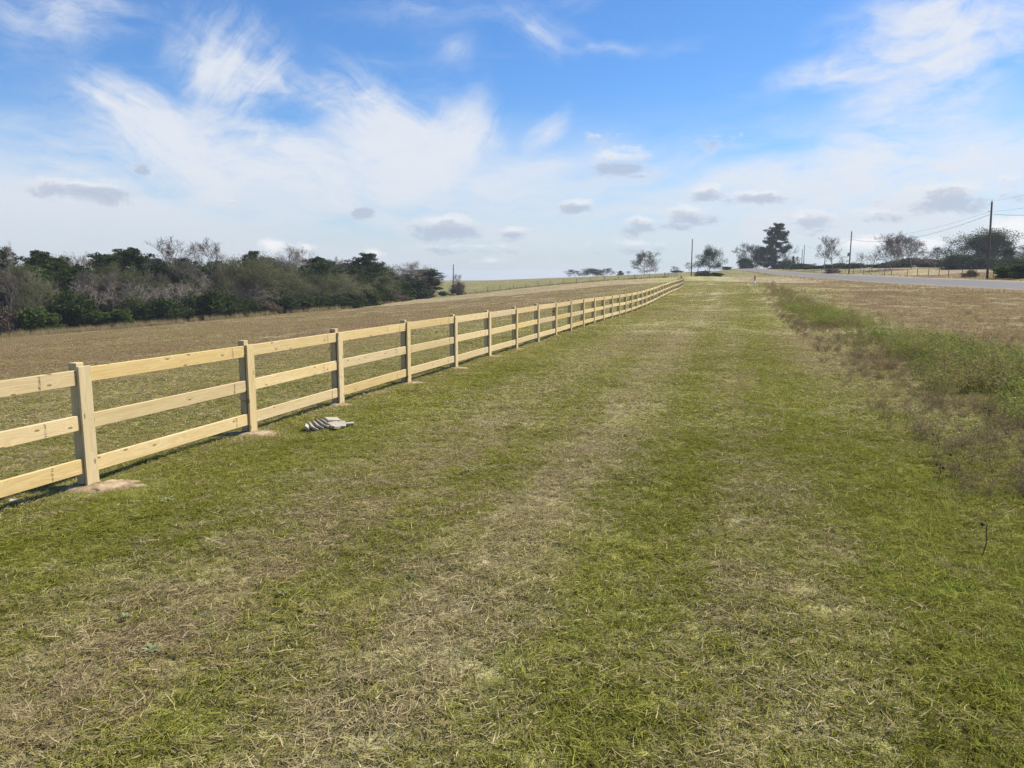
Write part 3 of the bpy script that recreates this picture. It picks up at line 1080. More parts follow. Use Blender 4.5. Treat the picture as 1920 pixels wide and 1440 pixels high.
GP, GB, GG, GS = 'dark pines in the wood left of the field', 'leafless trees in the wood left of the field', 'budding trees in the wood left of the field', 'evergreen shrubs along the edge of the wood'
LEFT = [
    ('pine', 8, 30, 462, 62, 'dark pine at the far left edge of the wood', GP),
    ('pine', 82, 22, 469, 78, 'dark round-topped pine second from the left in the wood', GP),
    ('pine', 128, 30, 490, 52, 'low dark pine behind the pale bare tree', GP),
    ('pine', 200, 26, 478, 62, 'dark pine on the left shoulder of the broad pine group', GP),
    ('pine', 243, 22, 463, 92, 'broad dark pine rising left of the tallest bare tree', GP),
    ('pine', 298, 28, 484, 62, 'dark pine behind the trunk of the tallest bare tree', GP),
    ('pine', 345, 30, 488, 62, 'dark pine between the two tallest bare trees', GP),
    ('pine', 402, 28, 489, 62, 'dark pine under the second tallest bare tree', GP),
    ('pine', 474, 30, 470, 44, 'small dark pine top showing above the grey-green budding tree', GP),
    ('pine', 515, 26, 487, 52, 'dark pine left of the whitish budding tree', GP),
    ('pine', 588, 20, 481, 66, 'dark pine below the whitish budding tree', GP),
    ('pine', 622, 26, 490, 52, 'dark pine behind the yellow-green spreading tree', GP),
    ('tier_pine', 683, 12, 474, 74, 'tall dark pine standing out near the right end of the wood', GP),
    ('pine', 716, 18, 500, 50, 'smaller dark pine just right of the standout pine', GP),
    ('bare', 10, 8, 498, 74, 'brown-grey leafless tree at the left picture edge', GB),
    ('bare_pale', 30, 24, 448, 44, 'tall thin pale leafless tree near the left edge', GB),
    ('bare_pale', 52, 12, 480, 60, 'pale leafless tree between the two leftmost pines', GB),
    ('bare', 106, 12, 498, 62, 'grey leafless tree right of the round-topped pine', GB),
    ('bare_pale', 148, 14, 468, 72, 'tall pale leafless tree standing in the gap between pines', GB),
    ('bare_multi', 163, 5, 512, 84, 'low spreading pale leafless tree with several stems at the wood edge', GB),
    ('bare', 214, 8, 508, 84, 'grey leafless tree in front of the broad pine', GB),
    ('bare_multi', 262, 5, 524, 84, 'many-stemmed leafless tree in front of the broad pine group', GB),
    ('bare', 318, 13, 440, 100, 'tallest leafless tree of the wood, wide open crown', GB),
    ('bare_multi', 334, 4, 520, 92, 'white-limbed forked leafless tree below the tallest bare tree', GB),
    ('bare', 386, 15, 443, 90, 'second tallest leafless tree with dense fine twigs', GB),
    ('bare', 425, 10, 490, 70, 'grey leafless tree left of the grey-green budding tree', GB),
    ('bare', 500, 14, 478, 54, 'thin leafless tree right of the small pine top', GB),
    ('bare_multi', 478, 2, 535, 90, 'white-limbed leafless tree fanning out under the grey-green budding tree', GB),
    ('bud_white', 560, 15, 458, 92, 'whitish budding tree with a broad airy crown', GG),
    ('bare', 632, 18, 478, 64, 'grey leafless tree left of the standout pine', GB),
    ('bare_multi', 640, 2, 540, 70, 'pale-limbed leafless tree under the yellow-green tree', GB),
    ('bare', 738, 14, 500, 54, 'brownish leafless tree right of the standout pine', GB),
    ('bud_white', 768, 8, 488, 80, 'pale grey-green airy tree at the right end of the wood', GG),
    ('bare', 812, 6, 512, 42, 'small leafless tree at the right tip of the wood', GB),
    ('bud_yellow', 70, 4, 510, 92, 'yellow-green leafing tree near the left edge of the wood', GG),
    ('bud_green', 232, 10, 488, 74, 'grey-green budding tree before the broad pine', GG),
    ('bud_yellow', 300, 8, 518, 46, 'small yellow-green budding tree left of the tallest bare trunk', GG),
    ('bud_green', 462, 5, 473, 116, 'large rounded grey-green budding tree mid wood', GG),
    ('bud_yellow', 532, 6, 492, 76, 'yellow-green budding tree right of the large rounded one', GG),
    ('bud_green', 598, 9, 512, 60, 'grey-green budding tree left of the yellow-green spreading one', GG),
    ('bud_yellow', 638, 2, 504, 104, 'yellow-green spreading tree overhanging the field edge', GG),
    ('cedar', 806, -4, 506, 42, 'dark pointed cedar at the right end of the wood', 'cedars at the right end of the wood'),
    ('cedar', 782, 0, 526, 44, 'shorter dark cedar left of the pointed one', 'cedars at the right end of the wood'),
    ('cedar', 760, 0, 530, 36, 'small dark cedar beside the brown thicket', 'cedars at the right end of the wood'),
    ('brush', 742, -3, 543, 34, 'tan leafless thicket at the foot of the wood near its right end', None),
    ('brush', 10, -2, 575, 46, 'brown leafless thicket at the left picture edge', None),
    ('bush_light', 52, -3, 578, 44, 'bright green shrub at the left end of the wood edge', GS),
    ('bush_light', 88, -2, 588, 44, 'bright green low shrub right of the brightest one', GS),
    ('bush_light', 190, -1, 586, 50, 'mid-green low shrub before the forked bare tree', GS),
    ('bush_light', 222, -2, 580, 44, 'mid-green rounded shrub reaching out into the field edge', GS),
    ('bush', 118, 1, 548, 60, 'dark shrub under the yellow-green leafing tree', GS),
    ('bush', 150, -1, 552, 56, 'dark shrub at the foot of the tall pale bare tree', GS),
    ('bush', 268, 0, 570, 56, 'dark shrub left of the white-limbed forked tree', GS),
    ('bush', 302, -1, 560, 56, 'dark shrub at the foot of the tallest bare tree', GS),
    ('bush', 334, 0, 570, 46, 'dark shrub right of the tallest bare tree foot', GS),
    ('bush', 362, 1, 556, 52, 'dark shrub below the second tallest bare tree', GS),
    ('bush', 394, -1, 546, 60, 'tall dark shrub left of the fanning white limbs', GS),
    ('bush', 428, -1, 548, 56, 'dark shrub beside the tall dark shrub', GS),
    ('bush', 458, -1, 562, 48, 'dark low shrub under the large rounded budding tree', GS),
    ('brush', 500, -2, 566, 44, 'greyish thicket under the large rounded budding tree', GS),
    ('bush', 530, 0, 556, 54, 'dark shrub under the yellow-green budding tree', GS),
    ('bush', 562, -1, 550, 50, 'dark shrub mid wood edge below the whitish tree', GS),
    ('bush', 595, -1, 556, 52, 'dark shrub left of the overhanging yellow-green tree', GS),
    ('bush', 626, -1, 552, 50, 'dark shrub under the overhanging yellow-green tree', GS),
    ('bush', 656, -2, 549, 50, 'dark shrub right of the overhanging yellow-green tree', GS),
    ('bush', 684, 0, 540, 50, 'dark shrub at the foot of the standout pine', GS),
    ('bush', 712, 2, 540, 48, 'dark shrub between the standout pine and the tan thicket', GS),
    ('bush', 245, 3, 560, 60, 'dark shrub deeper behind the rounded mid-green shrub', GS),
]
for (kind, px, dY, top, sp, label, grp) in LEFT:
    plant(kind, px, edge_y(px) + dY, top, sp, label, grp, cat='shrub' if kind in ('bush', 'bush_light', 'brush') else 'tree')
for k in range(27):
    px = -60 + k * 33 + rt.uniform(-8, 8)
    if px < 800:
        plant(('evergreen', 'cedar', 'evergreen', 'bud_green', 'evergreen')[k % 5], px, edge_y(px) + 9 + rt.uniform(0, 8), float(np.interp(px, [-60, 300, 560, 800], [504, 500, 500, 522])) + rt.uniform(-12, 14), rt.uniform(56, 82),
              ORD[k] + ' from the left of the trees crowded behind the wood edge shrubs', 'undergrowth inside the wood', cat='tree')
for k in range(22):
    px = 5 + k * 36 + rt.uniform(-12, 12)
    plant(('bare', 'bud_green', 'bare_pale', 'bud_yellow')[k % 4], px, edge_y(px) + 6 + rt.uniform(0, 10), float(np.interp(px, [0, 300, 560, 800], [500, 496, 498, 514])) + rt.uniform(-6, 14), rt.uniform(48, 80),
          ORD[k] + ' from the left of the slender understorey trees in the wood', 'understorey of the wood')
# the wood goes on behind and beyond the left picture edge
for k in range(30):
    px = -260 + k * 36 + rt.uniform(-10, 10)
    if px > 790:
        continue
    kind = ('bare', 'pine', 'bare', 'bud_green')[k % 4]
    plant(kind, px, edge_y(px) + 40 + rt.uniform(0, 14), float(np.interp(px, [-300, 300, 560, 800], [480, 477, 482, 508])) + rt.uniform(-4, 8), rt.uniform(55, 75),
          ORD[k] + ' from the left of the trees deep at the back of the wood', 'trees deep in the wood')
for k, px in enumerate((-40, -90, -150, -220)):
    plant(('bush', 'bare', 'bush', 'pine')[k], px, edge_y(px) + (2, 8, 1, 12)[k], (560, 500, 565, 470)[k], 70, ('shrub', 'bare tree', 'farther shrub', 'pine')[k] + ' of the wood just past the left picture edge', 'trees past the left edge')

def far_side(px, off):
    """distance at which the line of sight of this column is off metres past the road's near edge"""
    q = (px - 960) / F_PX
    Yq = np.linspace(40, 400, 1441)
    k = np.argmax(q * Yq > road_near(Yq) + off)
    return float(Yq[k])


GR = 'trees on the skyline beyond the road'
RIGHT = [
    ('round_bare', 1208, 300, 466, 54, 'lone round leafless tree on the hilltop left of the gate', 'trees on the hilltop'),
    ('round_bare', 1079, 420, 504, 34, 'low spreading leafless tree on the left of the distant trio', 'trees on the hilltop'),
    ('oak', 1112, 430, 503, 36, 'dark low tree in the middle of the distant trio', 'trees on the hilltop'),
    ('round_bare', 1138, 430, 501, 28, 'bare rounded tree on the right of the distant trio', 'trees on the hilltop'),
    ('cedar', 1163, 440, 508, 12, 'tiny dark evergreen on the skyline left of the lone round tree', 'trees on the hilltop'),
    ('bare', 1178, 440, 508, 14, 'tiny bare tree on the skyline just left of the lone round tree', 'trees on the hilltop'),
    ('bare', 1228, 400, 500, 14, 'tiny bare sapling just right of the lone round tree', 'trees on the hilltop'),
    ('bare', 1261, 400, 498, 13, 'left one of two tiny saplings on the skyline by the gate', 'trees on the hilltop'),
    ('bare', 1270, 400, 500, 10, 'right one of two tiny saplings on the skyline by the gate', 'trees on the hilltop'),
    ('bare', 1292, 330, 491, 20, 'thin bare tree behind the pole at the gate', 'trees on the hilltop'),
    ('oak', 1330, 285, 459, 48, 'dark leafy oak standing right of the gate pole', 'trees on the hilltop'),
    ('bush', 1268, 300, 507, 22, 'low dark shrubs left of the gate pole', 'shrubs by the gate'),
    ('bush', 1318, 230, 508, 26, 'low shrub under the dark oak', 'shrubs by the gate'),
    ('bush', 1342, 232, 511, 22, 'low shrub right of the oak foot', 'shrubs by the gate'),
    ('bush_light', 1362, 345, 500, 16, 'small pale shrub on the crest right of the oak', 'shrubs by the gate'),
    ('round_bare', 1408, 372, 452, 46, 'bare rounded tree left of the tall tiered pine', GR),
    ('oak', 1432, 366, 462, 40, 'dark evergreen tree leaning against the tall tiered pine', GR),
    ('tier_pine', 1451, 360, 418, 46, 'tall tiered pine beside the road crest', GR),
    ('cedar', 1447, 352, 465, 26, 'dark cedar below the tall tiered pine', GR),
    ('bare', 1472, 362, 452, 34, 'bare brownish tree right of the tall tiered pine', GR),
    ('bush_light', 1396, 352, 485, 26, 'small green tree left of the tall tiered pine', GR),
    ('bush', 1472, 352, 485, 26, 'dark shrub at the right foot of the tall tiered pine', GR),
    ('cedar', 1486, 352, 481, 7, 'thin dark cedar right of the pine group', GR),
    ('bare', 1494, 380, 480, 16, 'small bare tree behind the two thin far poles', GR),
    ('bare', 1544, 262, 440, 36, 'bare vine-clad tree left of the transformer pole', GR),
    ('bare', 1560, 268, 444, 32, 'bare tree right behind the vine-clad one', GR),
    ('bare_pale', 1582, 300, 478, 26, 'small bare tree just left of the transformer pole', GR),
    ('bare_multi', 1612, 240, 470, 30, 'crooked small tree right of the transformer pole', GR),
    ('bare_pale', 1634, 240, 468, 28, 'thin pale bare tree right of the crooked one', GR),
    ('round_bare', 1668, 235, 431, 56, 'left one of the bare crowned pair beyond the road', GR),
    ('round_bare', 1708, 240, 434, 66, 'right one of the bare crowned pair beyond the road', GR),
    ('bare', 1752, 245, 462, 36, 'bare low tree between the crowned pair and the big dark tree', GR),
    ('oak', 1816, 235, 428, 92, 'big dark round tree left of the nearest pole', GR),
    ('oak', 1856, 228, 432, 70, 'dark rounded tree directly behind the nearest pole', GR),
    ('cedar', 1888, 215, 466, 24, 'dark leaning evergreen right of the nearest pole', GR),
    ('bare', 1908, 235, 458, 40, 'bare tree at the right picture edge', GR),
    ('oak', 1945, 225, 450, 60, 'dark tree just past the right picture edge', GR),
    ('bush', 1500, 300, 494, 40, 'low shrub mass below the two thin far poles', 'shrubs beyond the road'),
    ('bush', 1535, 285, 498, 44, 'low shrub under the vine-clad tree', 'shrubs beyond the road'),
    ('bush', 1566, 280, 494, 40, 'dark low shrub right of the vine-clad tree', 'shrubs beyond the road'),
    ('brush', 1560, far_side(1560, 12), 503, 30, 'dark twiggy bush on the roadside left of the transformer pole', 'shrubs beyond the road'),
    ('bush', 1600, 270, 494, 44, 'dark low shrub behind the transformer pole', 'shrubs beyond the road'),
    ('bush', 1640, 265, 496, 46, 'dark low shrub left of the crowned pair', 'shrubs beyond the road'),
    ('bush', 1672, 258, 490, 40, 'dark low shrub under the left crowned tree', 'shrubs beyond the road'),
    ('bush', 1705, 256, 484, 46, 'dark low shrub under the right crowned tree', 'shrubs beyond the road'),
    ('bush', 1742, 256, 486, 40, 'dark low shrub right of the crowned pair', 'shrubs beyond the road'),
    ('bush', 1768, 258, 484, 40, 'dark low shrub left of the big dark tree', 'shrubs beyond the road'),
    ('bush', 1800, 222, 478, 54, 'dense dark undergrowth below the big dark tree', 'shrubs beyond the road'),
    ('bush', 1846, 218, 483, 50, 'dense dark undergrowth behind the nearest pole', 'shrubs beyond the road'),
    ('bush', 1900, 205, 482, 56, 'dark undergrowth near the right picture edge', 'shrubs beyond the road'),
    ('bush_light', 1886, far_side(1886, 13.5), 499, 42, 'green roadside bush right of the nearest pole', 'shrubs beyond the road'),
    ('bush_light', 1916, far_side(1916, 13.5), 496, 46, 'green roadside bush at the right picture edge', 'shrubs beyond the road'),
    ('brush', 1818, far_side(1818, 13), 506, 26, 'brown roadside brush left of the nearest pole', 'shrubs beyond the road'),
    ('bare', 859, 226, 512, 26, 'vine-hung leafless tree beside the pole past the wood', None),
    ('brush', 858, 224, 530, 30, 'tangle at the foot of the pole past the wood', None),
]
for (kind, px, Y, top, sp, label, grp) in RIGHT:
    plant(kind, px, Y, top, sp, label, grp, cat='shrub' if kind in ('bush', 'bush_light', 'brush') else 'tree')
for k in range(26):
    px = 1480 + k * 24
    plant(('bush', 'bare', 'bare', 'oak')[k % 4], px, 380 + rt.uniform(0, 60), rt.uniform(486, 497), rt.uniform(18, 34), ORD[k] + ' from the left in the far low treeline right of the road', 'far treeline beyond the road')

# ------------------------------------------------------------------ poles and lines
M_POLE = simple_mat('creosote_pole', (.075, .055, .045), (.15, .115, .095), 5, .9, .2, stretch=(3, 3, .3))
M_METAL = simple_mat('grey_metal', (.22, .22, .22), (.30, .30, .30), 6, .5)
M_CERAMIC = simple_mat('insulator', (.10, .10, .11), (.18, .18, .19), 6, .4)
M_WIRE = simple_mat('wire', (.05, .05, .055), (.09, .09, .095), 2, .6)


def lathe(rz, sides=12):
    V = []
    for r_, z in rz:
        for k in range(sides):
            a = k / sides * 2 * math.pi
            V.append([r_ * math.cos(a), r_ * math.sin(a), z])
    n = len(rz)
    f = [[i * sides + k, i * sides + (k + 1) % sides, (i + 1) * sides + (k + 1) % sides, (i + 1) * sides + k] for i in range(n - 1) for k in range(sides)]
    V += [[0, 0, rz[0][1]], [0, 0, rz[-1][1]]]
    b, tp = len(V) - 2, len(V) - 1
    ft = [[b, (k + 1) % sides, k] for k in range(sides)] + [[tp, (n - 1) * sides + k, (n - 1) * sides + (k + 1) % sides] for k in range(sides)]
    return np.array(V, float), np.array(f), np.array(ft)


def pole(px, Y, top, label, transformer=False, side=1, lean=0.0, arm=True):
    g = at(px, 520, Y)
    z = H(g[0], Y)
    ht = at(px, top, Y)[2] - z
    o = thing('utility_pole', label, 'pole', (g[0], Y, z), 0, 'wooden utility poles')
    o.rotation_euler = (0, lean, 0)
    V, f, ft = lathe([(.17, -.4), (.165, 0), (.15, ht * .4), (.125, ht * .8), (.115, ht - .02), (.095, ht)])
    obj('shaft', mk_mesh('shaft', V, [f, ft], True), M_POLE, o)
    if arm:
        V, f, ft = lathe([(.02, 0), (.02, .12), (.045, .12), (.055, .17), (.04, .20), (.05, .24), (.02, .28)], 8)
        obj('insulator', mk_mesh('insulator', V, [f, ft]), M_CERAMIC, o, (0, 0, ht - .01))
        V, f, ft = lathe([(.02, .1), (.02, .34), (.04, .34), (.045, .42), (.02, .46)], 8)
        obj('side_insulator', mk_mesh('side_insulator', V, [f, ft]), M_CERAMIC, o, (0, 0, ht - 1.35), (0, -math.pi / 2 * side, 0))
    if transformer:
        V, f, ft = lathe([(.20, 0), (.24, .03), (.24, .80), (.20, .86), (.08, .90)], 14)
        tr = obj('transformer', mk_mesh('transformer', V, [f, ft], True), M_METAL, o, (-.42, 0, ht * .42))
        V, f = box_vf(.2, .34, -.04, .04, .3, .42)
        obj('bracket', mk_mesh('bracket', V, [f]), M_METAL, tr)
    return o, Vector((g[0], Y, z + ht))


p_near, t_near = pole(1851, far_side(1851, 11.5), 378, 'tall dark utility pole nearest the road at the right', lean=-.02)
p_tr, t_tr = pole(1591, far_side(1591, 12), 434, 'utility pole with transformer beyond the road', True, lean=.012)
p_f1, t_f1 = pole(1505.5, 330, 459, 'taller of two thin far poles right of the tiered pine', arm=False)
p_f2, t_f2 = pole(1502, 345, 467, 'shorter of two thin far poles right of the tiered pine', arm=False)
p_gate, t_gate = pole(1296, 212, 448, 'dark utility pole beside the field gate', arm=False)
p_left, t_left = pole(849, 232, 496, 'pole beside the vine-hung tree past the wood', lean=.03)


def line(name, a, b, sag, rad, label):
    n = 16
    pts = [a.lerp(b, k / n) - Vector((0, 0, sag * 4 * (k / n) * (1 - k / n))) for k in range(n + 1)]
    V, f = tubes([pts[k] for k in range(n)], [pts[k + 1] for k in range(n)], [rad] * n, [rad] * n, 5)
    o = obj(name, mk_mesh(name, V, [f]), M_WIRE)
    return tag(o, label, 'power line', 'power lines beyond the road')


past = Vector(at(2300, 300, 50))
line('power_line', t_near + Vector((-.35, 0, -1.35)), t_tr + Vector((-.3, 0, -1.3)), 1.4, .012, 'thin upper power line from nearest pole to transformer pole')
line('power_line', t_near + Vector((-.3, 0, -1.75)), t_tr + Vector((0, 0, -1.9)), 1.9, .022, 'thick lower power line from nearest pole to transformer pole')
line('power_line', t_near + Vector((.25, 0, -1.35)), Vector(at(2250, 290, 60)), .8, .010, 'thin upper power line leaving the nearest pole to the right edge')
line('power_line', t_near + Vector((.25, 0, -1.75)), Vector(at(2250, 345, 60)), .9, .022, 'thick lower power line leaving the nearest pole to the right edge')
line('power_line', t_tr + Vector((0, 0, -1.9)), t_f1 + Vector((0, 0, -.5)), 1.6, .018, 'power line from transformer pole to the thin far poles')
line('power_line', t_near + Vector((0, 0, .1)), Vector(at(2250, 250, 60)), .7, .008, 'thinnest topmost power line from the nearest pole to the right edge')

# ------------------------------------------------------------------ wire fences, gate, marker
M_OLDWOOD = simple_mat('weathered_post', (.085, .07, .06), (.17, .145, .12), 6, .95, rnd_obj=.4)
M_GALV = simple_mat('old_wire', (.13, .12, .11), (.2, .19, .18), 3, .6)
V, f, ft = lathe([(.06, -.3), (.058, .3), (.055, 1.2), (.03, 1.26)], 7)
me_wpost = mk_mesh('post', V, [f, ft])
me_wpost.materials.append(M_OLDWOOD)


def wire_fence(pts, label, group=None, nw=4, hts=1.25):
    o = thing('wire_fence', label, 'fence', (pts[0][0], pts[0][1], 0), 0, group)
    tops = []
    for (x, y_) in pts:
        z = H(x, y_)
        p = obj('post', me_wpost, M_OLDWOOD, o, (x - pts[0][0], y_ - pts[0][1], z), (rt.uniform(-.07, .07), rt.uniform(-.07, .07), rt.uniform(0, 6)),
                (1, 1, hts / 1.25 * rt.uniform(.9, 1.12)))
        tops.append(Vector((x - pts[0][0], y_ - pts[0][1], z)))
    for w in range(nw):
        h_ = .25 + w * (hts - .35) / (nw - 1)
        A = [p + Vector((0, -.07, h_)) for p in tops]
        V, f = tubes(A[:-1], A[1:], [.006] * (len(A) - 1), [.006] * (len(A) - 1), 3)
        obj('wire', mk_mesh('wire', V, [f]), M_GALV, o)
    return o


rp = [at(px, 520, far_side(px, 13.5))[:2] for px in (1540, 1553, 1566, 1584, 1600, 1619, 1629, 1658, 1671, 1701, 1719, 1740, 1760,
                                                       1778, 1803, 1830, 1862, 1895, 1930, 1970, 2020)]
wire_fence(rp, 'leaning dark-posted wire fence along the far side of the road')
lp = [at(px, 520, float(np.interp(px, [820, 938, 1117, 1262], [232, 222, 210, 204])))[:2] for px in (818, 842, 866, 890, 914, 938, 963, 986, 1009, 1032, 1056, 1081, 1107, 1133, 1160, 1190, 1218, 1246)]
wire_fence(lp, 'distant wire fence crossing the top of the brown field', nw=5, hts=1.35)

M_GATE = simple_mat('gate_steel', (.12, .115, .11), (.20, .19, .18), 5, .6)
ga, gb = at(1247, 520, 203.5)[:2], at(1272, 520, 203)[:2]
gz_ = H(*ga)
gate = thing('field_gate', 'dark tube field gate at the far end of the board fence', 'gate', (ga[0], ga[1], gz_), 0)
gl = gb - ga
for k in range(5):
    V, f = tubes([[.1, 0, .25 + .25 * k]], [[gl[0] - .1, gl[1], .25 + .25 * k]], [.025], [.025], 6)
    obj('rail', mk_mesh('rail', V, [f]), M_GATE, gate)
for fr in (.02, .25, .5, .75, .98):
    V, f = tubes([[gl[0] * fr, gl[1] * fr, .15]], [[gl[0] * fr, gl[1] * fr, 1.32]], [.03], [.03], 6)
    obj('upright', mk_mesh('upright', V, [f]), M_GATE, gate)
# timber corner braces right of the gate pole
bx, by = at(1308, 520, 204)[:2]
brace = thing('corner_brace', 'dark timber fence corner with crossbar right of the gate pole', 'fence', (bx, by, H(bx, by)))
for dx_, hh in ((0, 2.0), (2.0, 1.9)):
    V, f, ft = lathe([(.10, -.3), (.095, hh - .05), (.06, hh)], 8)
    obj('post', mk_mesh('post', V, [f, ft]), M_OLDWOOD, brace, (dx_, 0, 0))
V, f = tubes([[0, -.02, 1.0]], [[2.0, -.02, 1.0]], [.07], [.07], 8)
obj('crossbar', mk_mesh('crossbar', V, [f]), M_OLDWOOD, brace)

M_WHITE = simple_mat('white_paint', (.74, .74, .72), (.82, .82, .80), 8, .5)
M_RED = simple_mat('dull_red', (.16, .035, .03), (.24, .06, .05), 8, .6)
g = at(1415, 536, 72)
mz = H(g[0], 72)
mk = thing('marker_post', 'white marker post with dark red top at the verge', 'marker', (g[0], 72, mz))
V, f, ft = lathe([(.055, -.2), (.055, .66)], 10)
obj('white_tube', mk_mesh('white_tube', V, [f, ft], True), M_WHITE, mk)
V, f, ft = lathe([(.058, .66), (.058, 1.06), (.05, 1.10), (.02, 1.12)], 10)
obj('red_top', mk_mesh('red_top', V, [f, ft], True), M_RED, mk)
# sagging pale tape from the marker to a peg up the verge
ta = Vector((g[0], 72, mz + 1.08))
tb_g = at(1399, 520, 110)
tb = Vector((tb_g[0], 110, H(tb_g[0], 110) + .55))
tc_g = at(1372, 520, 150)
tcv = Vector((tc_g[0], 150, H(tc_g[0], 150) + .1))
pp = [ta.lerp(tb, k / 8) - Vector((0, 0, .12 * 4 * (k / 8) * (1 - k / 8))) for k in range(9)] + [tb.lerp(tcv, k / 8) - Vector((0, 0, .05 * 4 * (k / 8) * (1 - k / 8))) for k in range(1, 9)]
V, f = tubes(pp[:-1], pp[1:], [.03] * 16, [.03] * 16, 5)
M_TAPE = simple_mat('pale_tape', (.62, .48, .42), (.74, .62, .56), 3, .6)
tag(obj('barrier_tape', mk_mesh('barrier_tape', V, [f]), M_TAPE), 'pale pinkish tape strung from the marker post up the verge', 'tape')
V, f, ft = lathe([(.03, -.2), (.03, .6)], 8)
tag(obj('wooden_peg', mk_mesh('wooden_peg', V, [f, ft]), M_OLDWOOD, None, (tb.x, tb.y, tb.z - .57)), 'short peg holding up the pale tape', 'peg')
g = at(1451, 520, 150)
wz = H(g[0], 150)
wb = thing('headwall', 'small white concrete block on the verge by the road', 'block', (g[0], 150, wz))
obj('block', bevel_box('block', -.32, .32, -.2, .2, -.1, .38, .03), M_WHITE, wb)
obj('coping', bevel_box('coping', -.36, .36, -.24, .24, .383, .45, .02), M_WHITE, wb)

# ------------------------------------------------------------------ scrap wood on the turf
M_SCRAPW = simple_mat('cut_pine', (.33, .285, .21), (.45, .40, .31), 9, .8, stretch=(1, 6, 6), rnd_obj=.4)
M_SCRAPG = simple_mat('grey_cut_pine', (.20, .175, .14), (.36, .32, .26), 9, .85, stretch=(1, 6, 6), rnd_obj=.4)


def scrap(px, py, L, W, T, rz, tilt, mat, label, dz=0.0):
    d = ray(px, py)
    k = EYE / -d[2]
    x, y_ = d[0] * k, d[1] * k
    z = H(x, y_)
    k = (EYE - z) / -d[2]
    x, y_ = d[0] * k, d[1] * k
    o = obj('wood_offcut', bevel_box('wood_offcut', -L / 2, L / 2, -W / 2, W / 2, -T / 2, T / 2, .004), mat, None, (x, y_, H(x, y_) + T / 2 + .03 + dz), (tilt[0], tilt[1], rz))
    return tag(o, label, 'wood scrap', 'cut-off wood scraps lying by the fence')


R_ = math.radians
scrap(577, 808, .17, .09, .035, R_(100), (R_(40), 0), M_SCRAPW, 'small pale offcut on its edge at the left end of the scrap heap')
scrap(587, 806, .34, .10, .03, R_(112), (R_(30), 0), M_SCRAPG, 'first grey slat from the left leaning in the scrap heap', .0)
scrap(596, 804, .35, .10, .03, R_(114), (R_(30), 0), M_SCRAPG, 'second grey slat from the left leaning in the scrap heap', .005)
scrap(604, 802, .36, .10, .03, R_(116), (R_(30), 0), M_SCRAPG, 'third grey slat leaning in the scrap heap', .01)
scrap(611, 800, .35, .10, .03, R_(118), (R_(30), 0), M_SCRAPG, 'rightmost grey slat leaning in the scrap heap', .01)
scrap(622, 803, .17, .14, .035, R_(20), (R_(10), R_(-5)), M_SCRAPW, 'pale square offcut lying beside the rightmost grey slat')
scrap(624, 799, .18, .13, .035, R_(35), (R_(8), R_(6)), M_SCRAPW, 'pale offcut on top of the pale square one', .04)
scrap(634, 800, .16, .12, .035, R_(-25), (R_(14), 0), M_SCRAPW, 'pale offcut in the middle of the right half of the heap', .0)
scrap(629, 807, .14, .10, .035, R_(60), (R_(5), R_(8)), M_SCRAPW, 'pale offcut nearest the camera in the heap')
scrap(639, 805, .13, .10, .03, R_(10), (R_(6), 0), M_SCRAPW, 'small pale offcut near the right end of the heap')
scrap(649, 801, .20, .07, .03, R_(18), (R_(4), 0), M_SCRAPW, 'narrow pale stick at the right end of the scrap heap')
scrap(28, 946, .08, .045, .012, R_(25), (R_(12), R_(6)), M_SCRAPW, 'single small wood chip in the grass below the first board')

# ------------------------------------------------------------------ grass and weeds
def blade_tuft(name, seed, n, rad, len0, len1, tilt0, tilt1, w, segs=2, curl=.5):
    r = np.random.default_rng(seed)
    V, F3, F4, rnd, hue = [], [], [], [], []
    for b in range(n):
        a = r.uniform(0, 6.283)
        rr = rad * math.sqrt(r.uniform(0, 1))
        p = np.array([rr * math.cos(a), rr * math.sin(a), -.005])
        L = r.uniform(len0, len1)
        ta = r.uniform(tilt0, tilt1)
        aa = r.uniform(0, 6.283)
        side = np.array([-math.sin(aa), math.cos(aa), 0])
        side = side * math.cos(.6) + np.array([0, 0, 1]) * math.sin(r.uniform(-.6, .6))
        q = r.uniform(0, 1)
        h_ = r.uniform(0, 1)
        base = len(V)
        wz = w * r.uniform(.6, 1.25)
        tl = ta
        cu = r.uniform(.1, 1) * curl
        yaw = r.uniform(-.5, .5)
        for s in range(segs + 1):
            ww = wz * (1 - (s / segs) ** 1.6)
            if s < segs:
                V.append(p - side * ww / 2)
                V.append(p + side * ww / 2)
            else:
                V.append(p.copy())
            d = np.array([math.sin(tl) * math.cos(aa), math.sin(tl) * math.sin(aa), math.cos(tl)])
            p = p + d * L / segs
            p[2] = max(p[2], .004)
            tl = min(tl + cu / segs, 1.75)
            aa += yaw / segs
        cnt = 2 * segs + 1
        rnd += [q] * cnt
        hue += [h_] * cnt
        for s in range(segs - 1):
            F4.append([base + 2 * s, base + 2 * s + 1, base + 2 * s + 3, base + 2 * s + 2])
        F3.append([base + 2 * segs - 2, base + 2 * segs - 1, base + 2 * segs])
    me = mk_mesh(name, np.array(V), [np.array(F3), np.array(F4)] if F4 else [np.array(F3)])
    attr(me, 'rnd', rnd)
    attr(me, 'hue', hue)
    return me


